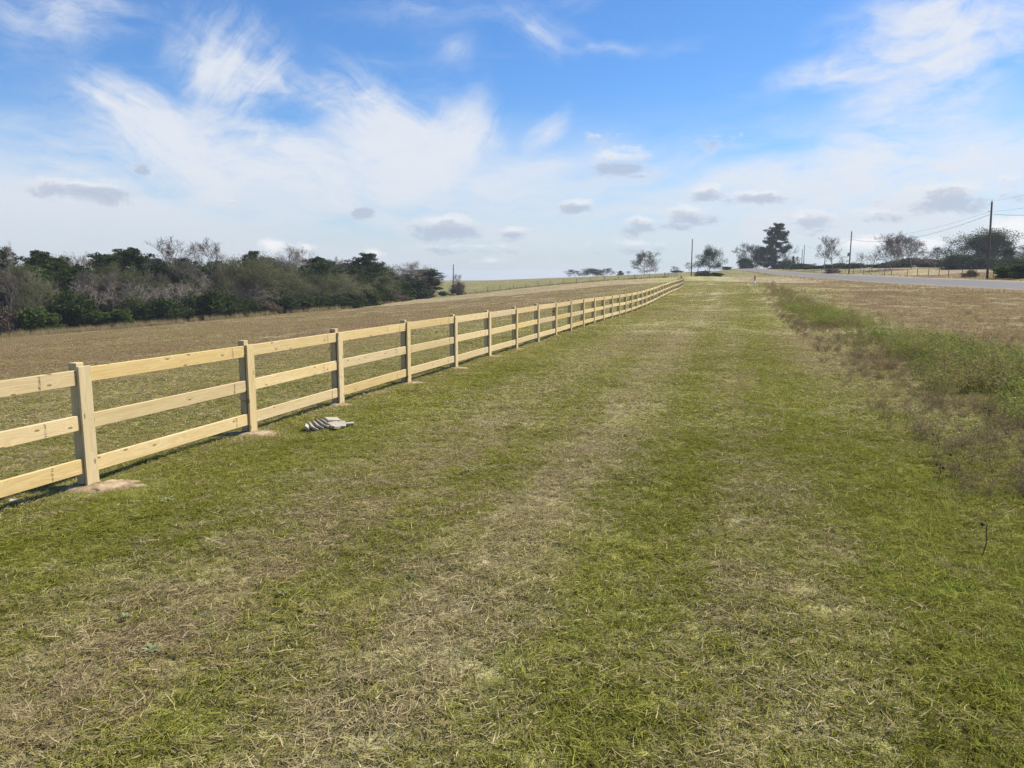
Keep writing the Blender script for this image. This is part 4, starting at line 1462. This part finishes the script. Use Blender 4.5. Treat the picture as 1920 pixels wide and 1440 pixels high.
def turf_mat():
    m = bpy.data.materials.new('grass_blades')
    m.use_nodes = True
    t = NT(m.node_tree)
    t.n.clear()
    out = t.new('ShaderNodeOutputMaterial')
    rn = t.new('ShaderNodeAttribute', attribute_name='rnd').outputs['Fac']
    hu = t.new('ShaderNodeAttribute', attribute_name='hue').outputs['Fac']
    dry = t.new('ShaderNodeAttribute', attribute_name='dry', attribute_type='INSTANCER').outputs['Fac']
    brn = t.new('ShaderNodeAttribute', attribute_name='brn', attribute_type='INSTANCER').outputs['Fac']
    tin = t.new('ShaderNodeAttribute', attribute_name='tin', attribute_type='INSTANCER').outputs['Fac']
    gh = t.m('ADD', t.m('MULTIPLY', hu, .5), t.m('MULTIPLY', tin, .5))
    g = t.mix(gh, c4(*GREEN_A), c4(*GREEN_B))
    g = t.mix(t.ss(tin, 1.0, 2.0), g, c4(.20, .31, .035))
    s = t.mix(brn, c4(*STRAW_A), c4(*STRAW_B))
    sv = t.mix(t.m('MULTIPLY', hu, .7), s, c4(.20, .145, .075))
    geo = t.new('ShaderNodeNewGeometry')
    pn = t.noise(geo.outputs['Position'], 3.2, 3.0, .65)
    k = t.ss(t.m('SUBTRACT', t.m('MULTIPLY_ADD', t.m('SUBTRACT', pn, .5), 1.5, dry), rn), -.06, .06)
    c = t.mix(k, g, sv)
    vv = t.new('ShaderNodeVectorMath', operation='SCALE')
    t.l.new(c, vv.inputs[0])
    t.l.new(t.m('MULTIPLY_ADD', t.m('FRACT', t.m('MULTIPLY', hu, 7.31)), 1.2, .45), vv.inputs['Scale'])
    c = vv.outputs[0]
    df = t.new('ShaderNodeBsdfDiffuse')
    tr = t.new('ShaderNodeBsdfTranslucent')
    t.l.new(c, df.inputs[0])
    t.l.new(c, tr.inputs[0])
    mx = t.new('ShaderNodeMixShader')
    mx.inputs[0].default_value = .45
    t.l.new(df.outputs[0], mx.inputs[1])
    t.l.new(tr.outputs[0], mx.inputs[2])
    t.l.new(mx.outputs[0], out.inputs[0])
    return m


M_TURF = turf_mat()


def proto_coll(name, meshes, mat):
    c = bpy.data.collections.new(name)
    for k, me in enumerate(meshes):
        if not me.materials:
            me.materials.append(mat)
        o = bpy.data.objects.new('%s_%02d' % (name, k), me)
        c.objects.link(o)
    return c


def scatter(name, P, rot, scl, idx, coll, dry, brn, tin, label):
    me = mk_mesh(name, P, [])if False else bpy.data.meshes.new(name)
    me.vertices.add(len(P))
    me.vertices.foreach_set('co', np.asarray(P, np.float32).ravel())
    attr(me, 'rot', rot, typ='FLOAT_VECTOR')
    attr(me, 'scl', scl, typ='FLOAT_VECTOR')
    attr(me, 'dry', dry)
    attr(me, 'brn', brn)
    attr(me, 'tin', tin)
    a = me.attributes.new('idx', 'INT', 'POINT')
    a.data.foreach_set('value', np.asarray(idx, np.int32))
    o = obj(name, me)
    ng = bpy.data.node_groups.new(name, 'GeometryNodeTree')
    ng.interface.new_socket('Geometry', in_out='INPUT', socket_type='NodeSocketGeometry')
    ng.interface.new_socket('Geometry', in_out='OUTPUT', socket_type='NodeSocketGeometry')
    gi, go = ng.nodes.new('NodeGroupInput'), ng.nodes.new('NodeGroupOutput')
    ip = ng.nodes.new('GeometryNodeInstanceOnPoints')
    ci = ng.nodes.new('GeometryNodeCollectionInfo')
    ci.inputs['Collection'].default_value = coll
    ci.inputs['Separate Children'].default_value = True
    ci.inputs['Reset Children'].default_value = True
    ip.inputs['Pick Instance'].default_value = True

    def na(nm, typ):
        n = ng.nodes.new('GeometryNodeInputNamedAttribute')
        n.data_type = typ
        n.inputs[0].default_value = nm
        return n.outputs[0]
    L = ng.links.new
    L(gi.outputs[0], ip.inputs['Points'])
    L(ci.outputs[0], ip.inputs['Instance'])
    L(na('idx', 'INT'), ip.inputs['Instance Index'])
    er = ng.nodes.new('FunctionNodeEulerToRotation')
    L(na('rot', 'FLOAT_VECTOR'), er.inputs[0])
    L(er.outputs[0], ip.inputs['Rotation'])
    L(na('scl', 'FLOAT_VECTOR'), ip.inputs['Scale'])
    L(ip.outputs[0], go.inputs[0])
    md = o.modifiers.new('scatter', 'NODES')
    md.node_group = ng
    return tag(o, label, kind='stuff')


def sample_zone(y0, y1, dens, margin, seed, jitter=True):
    """random points in the wedge seen by the camera, with a margin either side"""
    r = np.random.default_rng(seed)
    xw = y1 * .70 + margin
    n = int(dens * 2 * xw * (y1 - y0))
    x = r.uniform(-xw, xw, n)
    y_ = r.uniform(y0, y1, n)
    k = np.abs(x) < y_ * .70 + margin
    return x[k], y_[k], r


def blade_patch(name, seed, n, half, nth, len0, len1, w, segs):
    """a square of turf: n short blades and nth strands of thatch lying over them"""
    r = np.random.default_rng(seed)
    N = n + nth
    th = np.arange(N) >= n
    ncl = max(20, N // 11)
    cx, cy, ca = r.uniform(-half, half, ncl), r.uniform(-half, half, ncl), r.uniform(0, 6.283, ncl)
    ci = r.integers(0, ncl, N)
    sg = half * .055
    loose = r.uniform(0, 1, N) < .35
    p = np.stack([np.where(loose, r.uniform(-half, half, N), cx[ci] + r.normal(0, sg, N)), np.where(loose, r.uniform(-half, half, N), cy[ci] + r.normal(0, sg, N)), np.full(N, -.012)], -1)
    p[th, 2] = r.uniform(.0, .03, nth)
    L = r.uniform(len0, len1, N) * np.where(th, 1.4, 1.0)
    tl = np.where(th, r.uniform(1.25, 1.62, N), r.uniform(.35, 1.35, N))
    aa = np.where(loose, r.uniform(0, 6.283, N), ca[ci] + r.normal(0, .8, N))
    cu = np.where(th, r.uniform(-.3, .35, N), r.uniform(.1, .8, N))
    yaw = r.normal(0, .5, N)
    roll = r.uniform(-.7, .7, N)
    side = np.stack([-np.sin(aa) * np.cos(roll), np.cos(aa) * np.cos(roll), np.sin(roll)], -1)
    wz = w * r.uniform(.6, 1.25, N)
    q, hu = r.uniform(0, 1, N), r.uniform(0, 1, N)
    q[th] *= .8
    rows = []
    for k in range(segs + 1):
        if k < segs:
            ww = (wz * (1 - (k / segs) ** 1.6))[:, None] / 2
            rows += [p - side * ww, p + side * ww]
        else:
            rows.append(p.copy())
        d = np.stack([np.sin(tl) * np.cos(aa), np.sin(tl) * np.sin(aa), np.cos(tl)], -1)
        p = p + d * (L / segs)[:, None]
        p[:, 2] = np.maximum(p[:, 2], .003)
        tl = np.minimum(tl + cu / segs, 1.8)
        aa = aa + yaw / segs
    c = len(rows)
    V = np.stack(rows, 1).reshape(-1, 3)
    b = (np.arange(N) * c)[:, None]
    F3 = np.concatenate([b + c - 3, b + c - 2, b + c - 1], 1)
    F4 = [np.concatenate([b + 2 * k, b + 2 * k + 1, b + 2 * k + 3, b + 2 * k + 2], 1) for k in range(segs - 1)]
    me = mk_mesh(name, V, [F3] + ([np.concatenate(F4)] if F4 else []))
    attr(me, 'rnd', np.repeat(q, c))
    attr(me, 'hue', np.repeat(hu, c))
    return me


near = [blade_patch('t', 100 + k, 800, .22, 360, .026, .066, .0047, 3) for k in range(8)]
mid = [blade_patch('t', 110 + k, 850, .38, 420, .030, .070, .0085, 2) for k in range(6)]
farm = [blade_patch('t', 120 + k, 1500, 1.1, 500, .035, .075, .018, 1) for k in range(5)]
vfar = [blade_patch('t', 130 + k, 1500, 2.8, 500, .05, .10, .040, 1) for k in range(4)]
tall = [blade_tuft('t', 140 + k, 30, .09, .07, .17, .15, 1.0, .0045, 3, .9) for k in range(3)]
small = [blade_tuft('t', 150 + k, 36, .10, .03, .07, .4, 1.35, .0042, 3, .8) for k in range(3)]
turf_coll = proto_coll('turf_patch', near + mid + farm + vfar + tall + small, M_TURF)
I_NEAR, I_MID, I_FAR, I_VF, I_TALL, I_SM = 0, 8, 14, 19, 23, 26


def near_soil(x, y_, pad):
    m = np.zeros(len(x), bool)
    for (sx, sy, rx, ry, ph) in SOIL:
        m |= (np.abs(x - sx) < rx * 1.25 + pad) & (np.abs(y_ - sy) < ry * 1.25 + pad)
    return m


def build_turf():
    Ps, R, Sx, I, D, B, T = [], [], [], [], [], [], []

    def put(x, y_, r, lo, cnt, slo, shi, eps, ddry=0.0, keep=None, tilt=0.0, fresh=0.0, brown=0.0):
        d, b = dryness(x, y_)
        s = x - fence_x(y_)
        rn_ = road_near(y_)
        ok = ~((x > rn_ - 1.4) & (x < rn_ + 9.0))
        if keep is not None:
            ok &= keep(x, y_, d, r, s)
        x, y_, d, b, s = x[ok], y_[ok], d[ok], b[ok], s[ok]
        n = len(x)
        z = hgt(x, y_)
        gx = (hgt(x + eps, y_) - hgt(x - eps, y_)) / (2 * eps)
        gy = (hgt(x, y_ + eps) - hgt(x, y_ - eps)) / (2 * eps)
        yaw = r.uniform(0, 6.283, n)
        Ps.append(np.stack([x, y_, z], -1))
        # lie on the slope whatever the yaw (XYZ euler: tilt expressed in the turned frame)
        c_, s_ = np.cos(yaw), np.sin(yaw)
        ax = (gy * c_ - gx * s_)
        ay = -(gx * c_ + gy * s_)
        R.append(np.stack([ax + r.normal(0, .01 + tilt, n), ay + r.normal(0, .01 + tilt, n), yaw], -1))
        k = r.uniform(slo, shi, n)
        Sx.append(np.stack([k, k, k * (.55 + .9 * fbm(x, y_, .9, 201, 3))], -1))
        I.append(lo + r.integers(0, cnt, n))
        D.append(np.clip(d + ddry, 0, 1))
        B.append(np.clip(b + brown, 0, 1))
        T.append(np.clip(fbm(x, y_, 1.4, 301, 3) * 1.8 - .4, 0, 1) + fresh)

    def grid(y0, y1, step, margin, seed):
        r = np.random.default_rng(seed)
        xw = y1 * .70 + margin
        gx, gy = np.meshgrid(np.arange(-xw, xw, step), np.arange(y0, y1, step))
        x = gx.ravel() + r.uniform(-.35, .35, gx.size) * step
        y_ = gy.ravel() + r.uniform(-.35, .35, gx.size) * step
        k = np.abs(x) < y_ * .70 + margin
        return x[k], y_[k], r
    x, y_, r = grid(1.0, 9.6, .29, 2.5, 1)
    put(x, y_, r, I_NEAR, 8, .95, 1.15, .12, keep=lambda x, y, d, r, s: ~near_soil(x, y, .22))
    x, y_, r = grid(9.5, 27, .50, 4, 4)
    put(x, y_, r, I_MID, 6, .95, 1.15, .2, keep=lambda x, y, d, r, s: ~near_soil(x, y, .35))
    x, y_, r = grid(26.5, 64, 1.5, 6, 6)
    put(x, y_, r, I_FAR, 5, .95, 1.15, .6)
    x, y_, r = grid(63, 150, 4.0, 10, 7)
    put(x, y_, r, I_VF, 4, .95, 1.15, 1.5)
    # loose tufts round the bare soil, longer grass along the verge
    for (sx, sy, rx, ry, ph) in SOIL:
        r = np.random.default_rng(int(sy * 10) + 50)
        n = int(260 * (rx + .5) * (ry + .5) * 4)
        x = sx + r.uniform(-1, 1, n) * (rx * 1.25 + .45)
        y_ = sy + r.uniform(-1, 1, n) * (ry * 1.25 + .45)
        put(x, y_, r, I_SM, 3, .7, 1.2, .1, keep=lambda x, y, d, r, s: soil_mask(x, y) < .45 * r.uniform(.3, 1, len(x)) + 1.2 * r.uniform(0, 1, len(x)) ** 6)
    x, y_, r = sample_zone(1.0, 15, 90, 2.5, 3)
    put(x, y_, r, I_TALL, 3, .35, .85, .1, -.3, lambda x, y, d, r, s: r.uniform(0, 1, len(x)) < (.03 + .85 * sstep(s, 6.3, 7.6) * (fbm(x, y, .9, 611, 3) > .43)) * (1.15 - d), .1, fresh=.9)
    # clumps left by the mower: tall dead tufts and lusher green ones
    x, y_, r = sample_zone(1.0, 26, .8, 3, 13)
    put(x, y_, r, I_TALL, 3, .25, .55, .1, .6, lambda x, y, d, r, s: r.uniform(0, 1, len(x)) < .5, .2, brown=.4)
    x, y_, r = sample_zone(1.0, 26, 3.0, 3, 14)
    put(x, y_, r, I_TALL, 3, .3, .6, .1, -.5, None, .2, fresh=.6)
    for (px_, py_, k_) in ((660, 1205, 14), (1790, 1085, 16), (1085, 792, 8), (370, 848, 10), (840, 968, 8), (1060, 1080, 10)):
        d_ = ray(px_, py_)
        q_ = EYE / -d_[2]
        r = np.random.default_rng(px_)
        put(d_[0] * q_ + r.normal(0, .07, k_), d_[1] * q_ + r.normal(0, .07, k_), r, I_TALL, 3, .35, .75, .1, .9, None, .25, brown=.7)
    return [np.concatenate(a) for a in (Ps, R, Sx, I, D, B, T)]


P_, R__, S_, I_, D_, B_, T_ = build_turf()
scatter('grass', P_, R__, S_, I_, turf_coll, D_, B_, T_, 'short mown grass, part green and part dead straw')


# weeds on the old fence row, dead brush, broom sedge along the wood
def weed_mesh(seed, ht, nstem, nleaf, leaf, rad):
    r = np.random.default_rng(seed)
    segs, LP = [], []
    for s in range(nstem):
        a = r.uniform(0, 6.283)
        p = np.array([math.cos(a), math.sin(a), 0]) * rad * .3 * r.uniform(0, 1)
        d = np.array([math.cos(a) * .35, math.sin(a) * .35, 1]) + r.normal(0, .15, 3)
        L = ht * r.uniform(.55, 1.05)
        k = 4
        for j in range(k):
            d = d / np.linalg.norm(d)
            q = p + d * L / k
            segs.append((p, q, .004 * (1 - j / 6), .004 * (1 - (j + 1) / 6), 0))
            if j > 0:
                for b in range(2):
                    e = q + r.normal(0, 1, 3) * np.array([.09, .09, .05]) + np.array([0, 0, .05])
                    segs.append((q, e, .002, .0015, 0))
                    for l in range(max(1, nleaf // (nstem * k * 2))):
                        LP.append(e + r.normal(0, .045, 3))
            p = q
            d = d + r.normal(0, .18, 3)
    V1, F1 = tubes([s[0] for s in segs], [s[1] for s in segs], np.array([s[2] for s in segs]), np.array([s[3] for s in segs]), 3)
    rnd = [2.0] * len(V1)
    parts = [(V1, F1)]
    if nleaf and LP:
        P = np.array(LP)
        n = len(P)
        a = r.normal(0, 1, (n, 3))
        a /= np.linalg.norm(a, axis=1, keepdims=True)
        b = np.cross(a, r.normal(0, 1, (n, 3)))
        b /= np.linalg.norm(b, axis=1, keepdims=True)
        s = (leaf * r.uniform(.6, 1.3, n))[:, None]
        V2 = np.stack([P - a * s, P - b * s * .5, P + a * s, P + b * s * .5], 1).reshape(-1, 3)
        F2 = np.arange(n * 4).reshape(-1, 4)
        parts.append((V2, F2))
        rnd += list(np.repeat(r.uniform(0, 1, n), 4))
    V, Fs = join_vf(parts)
    me = mk_mesh('weed', V, Fs)
    attr(me, 'rnd', rnd)
    return me


def weed_mat():
    m = bpy.data.materials.new('weed_leaves')
    m.use_nodes = True
    t = NT(m.node_tree)
    t.n.clear()
    out = t.new('ShaderNodeOutputMaterial')
    rn = t.new('ShaderNodeAttribute', attribute_name='rnd').outputs['Fac']
    tin = t.new('ShaderNodeAttribute', attribute_name='tin', attribute_type='INSTANCER').outputs['Fac']
    brn = t.new('ShaderNodeAttribute', attribute_name='brn', attribute_type='INSTANCER').outputs['Fac']
    lf = t.mix(t.m('ADD', t.m('MULTIPLY', rn, .6), t.m('MULTIPLY', tin, .4), clamp=True), c4(.17, .225, .036), c4(.40, .42, .11))
    lf = t.mix(brn, lf, c4(.36, .26, .14))
    c = t.mix(t.m('GREATER_THAN', rn, 1.5), lf, c4(.33, .245, .15))
    df = t.new('ShaderNodeBsdfDiffuse')
    tr = t.new('ShaderNodeBsdfTranslucent')
    t.l.new(c, df.inputs[0])
    t.l.new(c, tr.inputs[0])
    mx = t.new('ShaderNodeMixShader')
    mx.inputs[0].default_value = .3
    t.l.new(df.outputs[0], mx.inputs[1])
    t.l.new(tr.outputs[0], mx.inputs[2])
    t.l.new(mx.outputs[0], out.inputs[0])
    return m


M_WEED = weed_mat()
wcoll = proto_coll('weed_plant', [weed_mesh(200 + k, .75, 5, 300, .030, .3) for k in range(4)] + [weed_mesh(220 + k, .45, 12, 40, .02, .3) for k in range(3)] + [weed_mesh(230 + k, 1.15, 2, 30, .022, .1) for k in range(2)], M_WEED)


def build_weeds():
    r = np.random.default_rng(11)
    # leafy strip
    n = 5200
    y_ = 9 + (100 - 9) * r.uniform(0, 1, n) ** 1.5
    c = 11.35 - .03 * y_
    wd = np.interp(y_, [9, 14, 30, 60, 100], [.9, 1.6, 1.5, 1.2, .7])
    s = c + r.normal(0, 1, n) * wd * .55
    x = fence_x(y_) + s
    dens = fbm(x, y_, 2.6, 401, 3)
    k = dens > .45 + .08 * np.abs(s - c) + r.normal(0, .05, n)
    k &= (y_ < 70 + 30 * r.uniform(0, 1, n)) & (r.uniform(0, 1, n) < np.interp(y_, [42, 68], [1, .22]))
    x, y_, s, c = x[k], y_[k], s[k], c[k]
    n1 = len(x)
    sc = (.25 + .75 * r.uniform(0, 1, n1) ** 1.6) * np.interp(y_, [9, 13, 60, 100], [.55, .82, .78, .5])
    P1 = np.stack([x, y_, hgt(x, y_)], -1)
    I1 = r.integers(0, 4, n1)
    b1 = np.clip((fbm(x, y_, 1.2, 407, 3) - .5) * 2.0 + .22 + r.normal(0, .25, n1) + sstep(y_, 42, 60) * .7, 0, 1)
    # dead brush before it
    n = 1500
    y2 = 6.5 + (40 - 6.5) * r.uniform(0, 1, n) ** 1.7
    s2 = 9.75 - .02 * y2 + r.normal(0, .8, n)
    x2 = fence_x(y2) + s2
    k = (fbm(x2, y2, 1.4, 411, 3) > .46) & (s2 > 8.0)
    x2, y2 = x2[k], y2[k]
    n2 = len(x2)
    P2 = np.stack([x2, y2, hgt(x2, y2)], -1)
    sc2 = r.uniform(.2, .5, n2)
    # stray little weeds in the strip and on the verge
    n3 = 500
    y3 = 8 + 60 * r.uniform(0, 1, n3) ** 1.5
    x3 = fence_x(y3) + np.where(r.uniform(0, 1, n3) < .6, r.uniform(12, 22, n3), r.uniform(8.2, 10, n3))
    P3 = np.stack([x3, y3, hgt(x3, y3)], -1)
    sc3 = r.uniform(.2, .55, n3)
    # odd tall stalks
    ti = r.integers(0, n1, 130)
    I1[ti] = 7 + r.integers(0, 2, 130)
    b1[ti] = .8
    sc[ti] = r.uniform(.7, 1.1, 130)
    P = np.concatenate([P1, P2, P3])
    n = len(P)
    sc = np.concatenate([sc, sc2, sc3])
    I = np.concatenate([I1, 4 + r.integers(0, 3, n2), 4 + r.integers(0, 3, n3)])
    b = np.concatenate([b1, np.clip(r.normal(.75, .3, n2), 0, 1), np.clip(r.normal(.8, .3, n3), 0, 1)])
    rot = np.stack([r.normal(0, .12, n), r.normal(0, .12, n), r.uniform(0, 6.28, n)], -1)
    return P, rot, np.stack([sc, sc, sc * r.uniform(.8, 1.2, n)], -1), I, np.zeros(n), b, r.uniform(0, 1, n)


P_, R__, S_, I_, D_, B_, T_ = build_weeds()
scatter('weeds', P_, R__, S_, I_, wcoll, D_, B_, T_, 'knee-high green weeds and dead brush along the verge')

sedge = [blade_tuft('t', 240 + k, 46, .25, .45, 1.0, .05, .55, .018, 2, .7) for k in range(3)]
scoll = proto_coll('sedge_tuft', sedge, M_TURF)


def build_sedge():
    r = np.random.default_rng(21)
    px = r.uniform(-250, 835, 2400)
    Y = np.array([edge_y(p) for p in px]) - 4 + r.normal(0, 1.6, len(px))
    x = (px - 960) / F_PX * Y
    k = fbm(x, Y, 5, 501, 2) > .42
    x, Y = x[k], Y[k]
    # verge: roadside tussocks on both sides of the road
    y2 = r.uniform(20, 300, 2600)
    x2 = road_near(y2) + np.where(r.uniform(0, 1, 2600) < .5, r.uniform(-5, -1.3, 2600), r.uniform(9, 14, 2600))
    # tussocks below the left hill fence
    px3 = r.uniform(835, 1250, 900)
    Y3 = np.interp(px3, [820, 938, 1117, 1262], [232, 222, 210, 204]) + r.normal(0, 1.0, 900)
    x3 = (px3 - 960) / F_PX * Y3
    x, y_ = np.concatenate([x, x2, x3]), np.concatenate([Y, y2, Y3])
    n = len(x)
    sc = np.concatenate([r.uniform(.5, 1.4, len(Y)), r.uniform(.15, .5, 2600), r.uniform(.3, .8, 900)])
    rot = np.stack([r.normal(0, .15, n), r.normal(0, .15, n), r.uniform(0, 6.28, n)], -1)
    dry = np.concatenate([np.full(len(Y), .97), np.full(2600, .9), np.full(900, .45)])
    brn = np.concatenate([r.uniform(.1, .8, len(Y)), r.uniform(.3, 1, 2600), r.uniform(.5, 1, 900)])
    return np.stack([x, y_, hgt(x, y_)], -1), rot, np.stack([sc] * 3, -1), r.integers(0, 3, n), dry, brn, r.uniform(0, 1, n)


P_, R__, S_, I_, D_, B_, T_ = build_sedge()
scatter('tussock_grass', P_, R__, S_, I_, scoll, D_, B_, T_, 'tall dry tussock grass along the wood and road edges')

# pale rosettes in the turf
M_MINT = leaf_mat('mint_leaves', (.22, .25, .11), (.36, .38, .20), .3)


def ground_at(px, py):
    d_ = ray(px, py)
    q = EYE / -d_[2]
    for _ in range(4):
        q = (EYE - H(d_[0] * q, d_[1] * q)) / -d_[2]
    return d_[0] * q, d_[1] * q


def rosette(px, py, size, seed, label):
    r = np.random.default_rng(seed)
    V, Fq, rn = [], [], []
    for k in range(16):
        a = k * 2.4 + r.uniform(-.3, .3)
        L = size * r.uniform(.45, .85)
        w_ = L * .15
        d_ = np.array([math.cos(a), math.sin(a), 0])
        n_ = np.array([-math.sin(a), math.cos(a), 0])
        b = len(V)
        h0 = r.uniform(.018, .042)
        for f, ww, z in ((0.05, .3, h0 * .5), (.45, 1.0, h0), (.8, .85, h0 * 1.1), (1.0, .1, h0 * .8)):
            V += [d_ * L * f - n_ * w_ * ww + np.array([0, 0, z]), d_ * L * f + n_ * w_ * ww + np.array([0, 0, z])]
        for q in range(3):
            Fq.append([b + 2 * q, b + 2 * q + 1, b + 2 * q + 3, b + 2 * q + 2])
        rn += [r.uniform(0, 1)] * 8
    me = mk_mesh('rosette_weed', np.array(V), [np.array(Fq)])
    attr(me, 'rnd', rn)
    x, y_ = ground_at(px, py)
    tag(obj('rosette_weed', me, M_MINT, None, (x, y_, H(x, y_))), label, 'weed', 'pale rosette weeds in the turf')


rosette(285, 1226, .075, 1, 'pale mint rosette weed in the turf at lower left')
rosette(236, 1163, .05, 2, 'small whitish rosette weed just above the pale mint one')
rosette(528, 1120, .05, 3, 'small pale rosette weed left of the straw track')
rosette(878, 886, .09, 4, 'pale rosette weed out in the middle of the mown strip')
rosette(312, 942, .10, 5, 'pale rosette weed below the soil of the nearest post')
rosette(770, 1084, .045, 6, 'tiny pale rosette weed on the straw track')

# dead flower stalks with black heads
M_DEAD = simple_mat('dead_stalk', (.055, .042, .03), (.12, .09, .065), 20, .9)


def stalk(px, py, ht, seed, label, heads=1):
    r = np.random.default_rng(seed)
    x, y_ = ground_at(px, py)
    o = thing('dried_flower_stalk', label, 'dried flower', (x, y_, H(x, y_)), 0, 'dead black-headed flower stalks')
    p = np.array([0, 0, -.02])
    pts = [p]
    for k in range(5):
        p = p + np.array([r.normal(0, .012), r.normal(0, .012), ht / 5])
        pts.append(p)
    V, f = tubes(pts[:-1], pts[1:], [.004] * 5, [.003] * 5, 5)
    obj('stem', mk_mesh('stem', V, [f]), M_DEAD, o)
    for k in range(heads):
        c = pts[-1] + np.array([-.03 + .05 * k, r.normal(0, .02), -.03 * k])
        V, f, ft = lathe([(.004, -.02), (.020, -.012), (.026, .002), (.018, .014), (.004, .02)], 9)
        V = V * r.uniform(.5, .75)
        obj('seed_head', mk_mesh('seed_head', V, [f, ft]), M_DEAD, o, tuple(c), (.5, -.6, 0))
    V = np.array([[0, 0, 0], [-.03, .012, .012], [-.08, 0, -.005], [-.03, -.012, .004]]) + pts[2]
    obj('withered_leaf', mk_mesh('withered_leaf', V, [np.array([[0, 1, 2, 3]])]), M_DEAD, o)


stalk(1842, 1050, .27, 1, 'nearest dead black-headed flower stalk, alone in the right-hand grass')
stalk(1756, 905, .20, 2, 'dead flower stalk with two dark heads above the lone one', 2)
stalk(1788, 890, .22, 3, 'dead flower stalk just right of the two-headed one')
stalk(1760, 845, .20, 4, 'dead flower stalk with dark head at the brown brush edge')
stalk(1850, 800, .26, 5, 'dead flower stalk standing among the brown brush', 2)

# ------------------------------------------------------------------ air
def build_haze():
    V, Fc = box_vf(-3300, 3300, -700, 4200, -40, 34)
    m = bpy.data.materials.new('haze')
    m.use_nodes = True
    t = NT(m.node_tree)
    t.n.clear()
    out = t.new('ShaderNodeOutputMaterial')
    pv = t.new('ShaderNodeVolumePrincipled')
    pv.inputs['Color'].default_value = c4(.85, .91, 1.0)
    pv.inputs['Density'].default_value = HAZE
    pv.inputs['Anisotropy'].default_value = .2
    t.l.new(pv.outputs[0], out.inputs['Volume'])
    tag(obj('haze', mk_mesh('haze', V, [Fc]), m), 'thin pale air over the whole landscape', kind='stuff')


HAZE = 0.00022
build_haze()
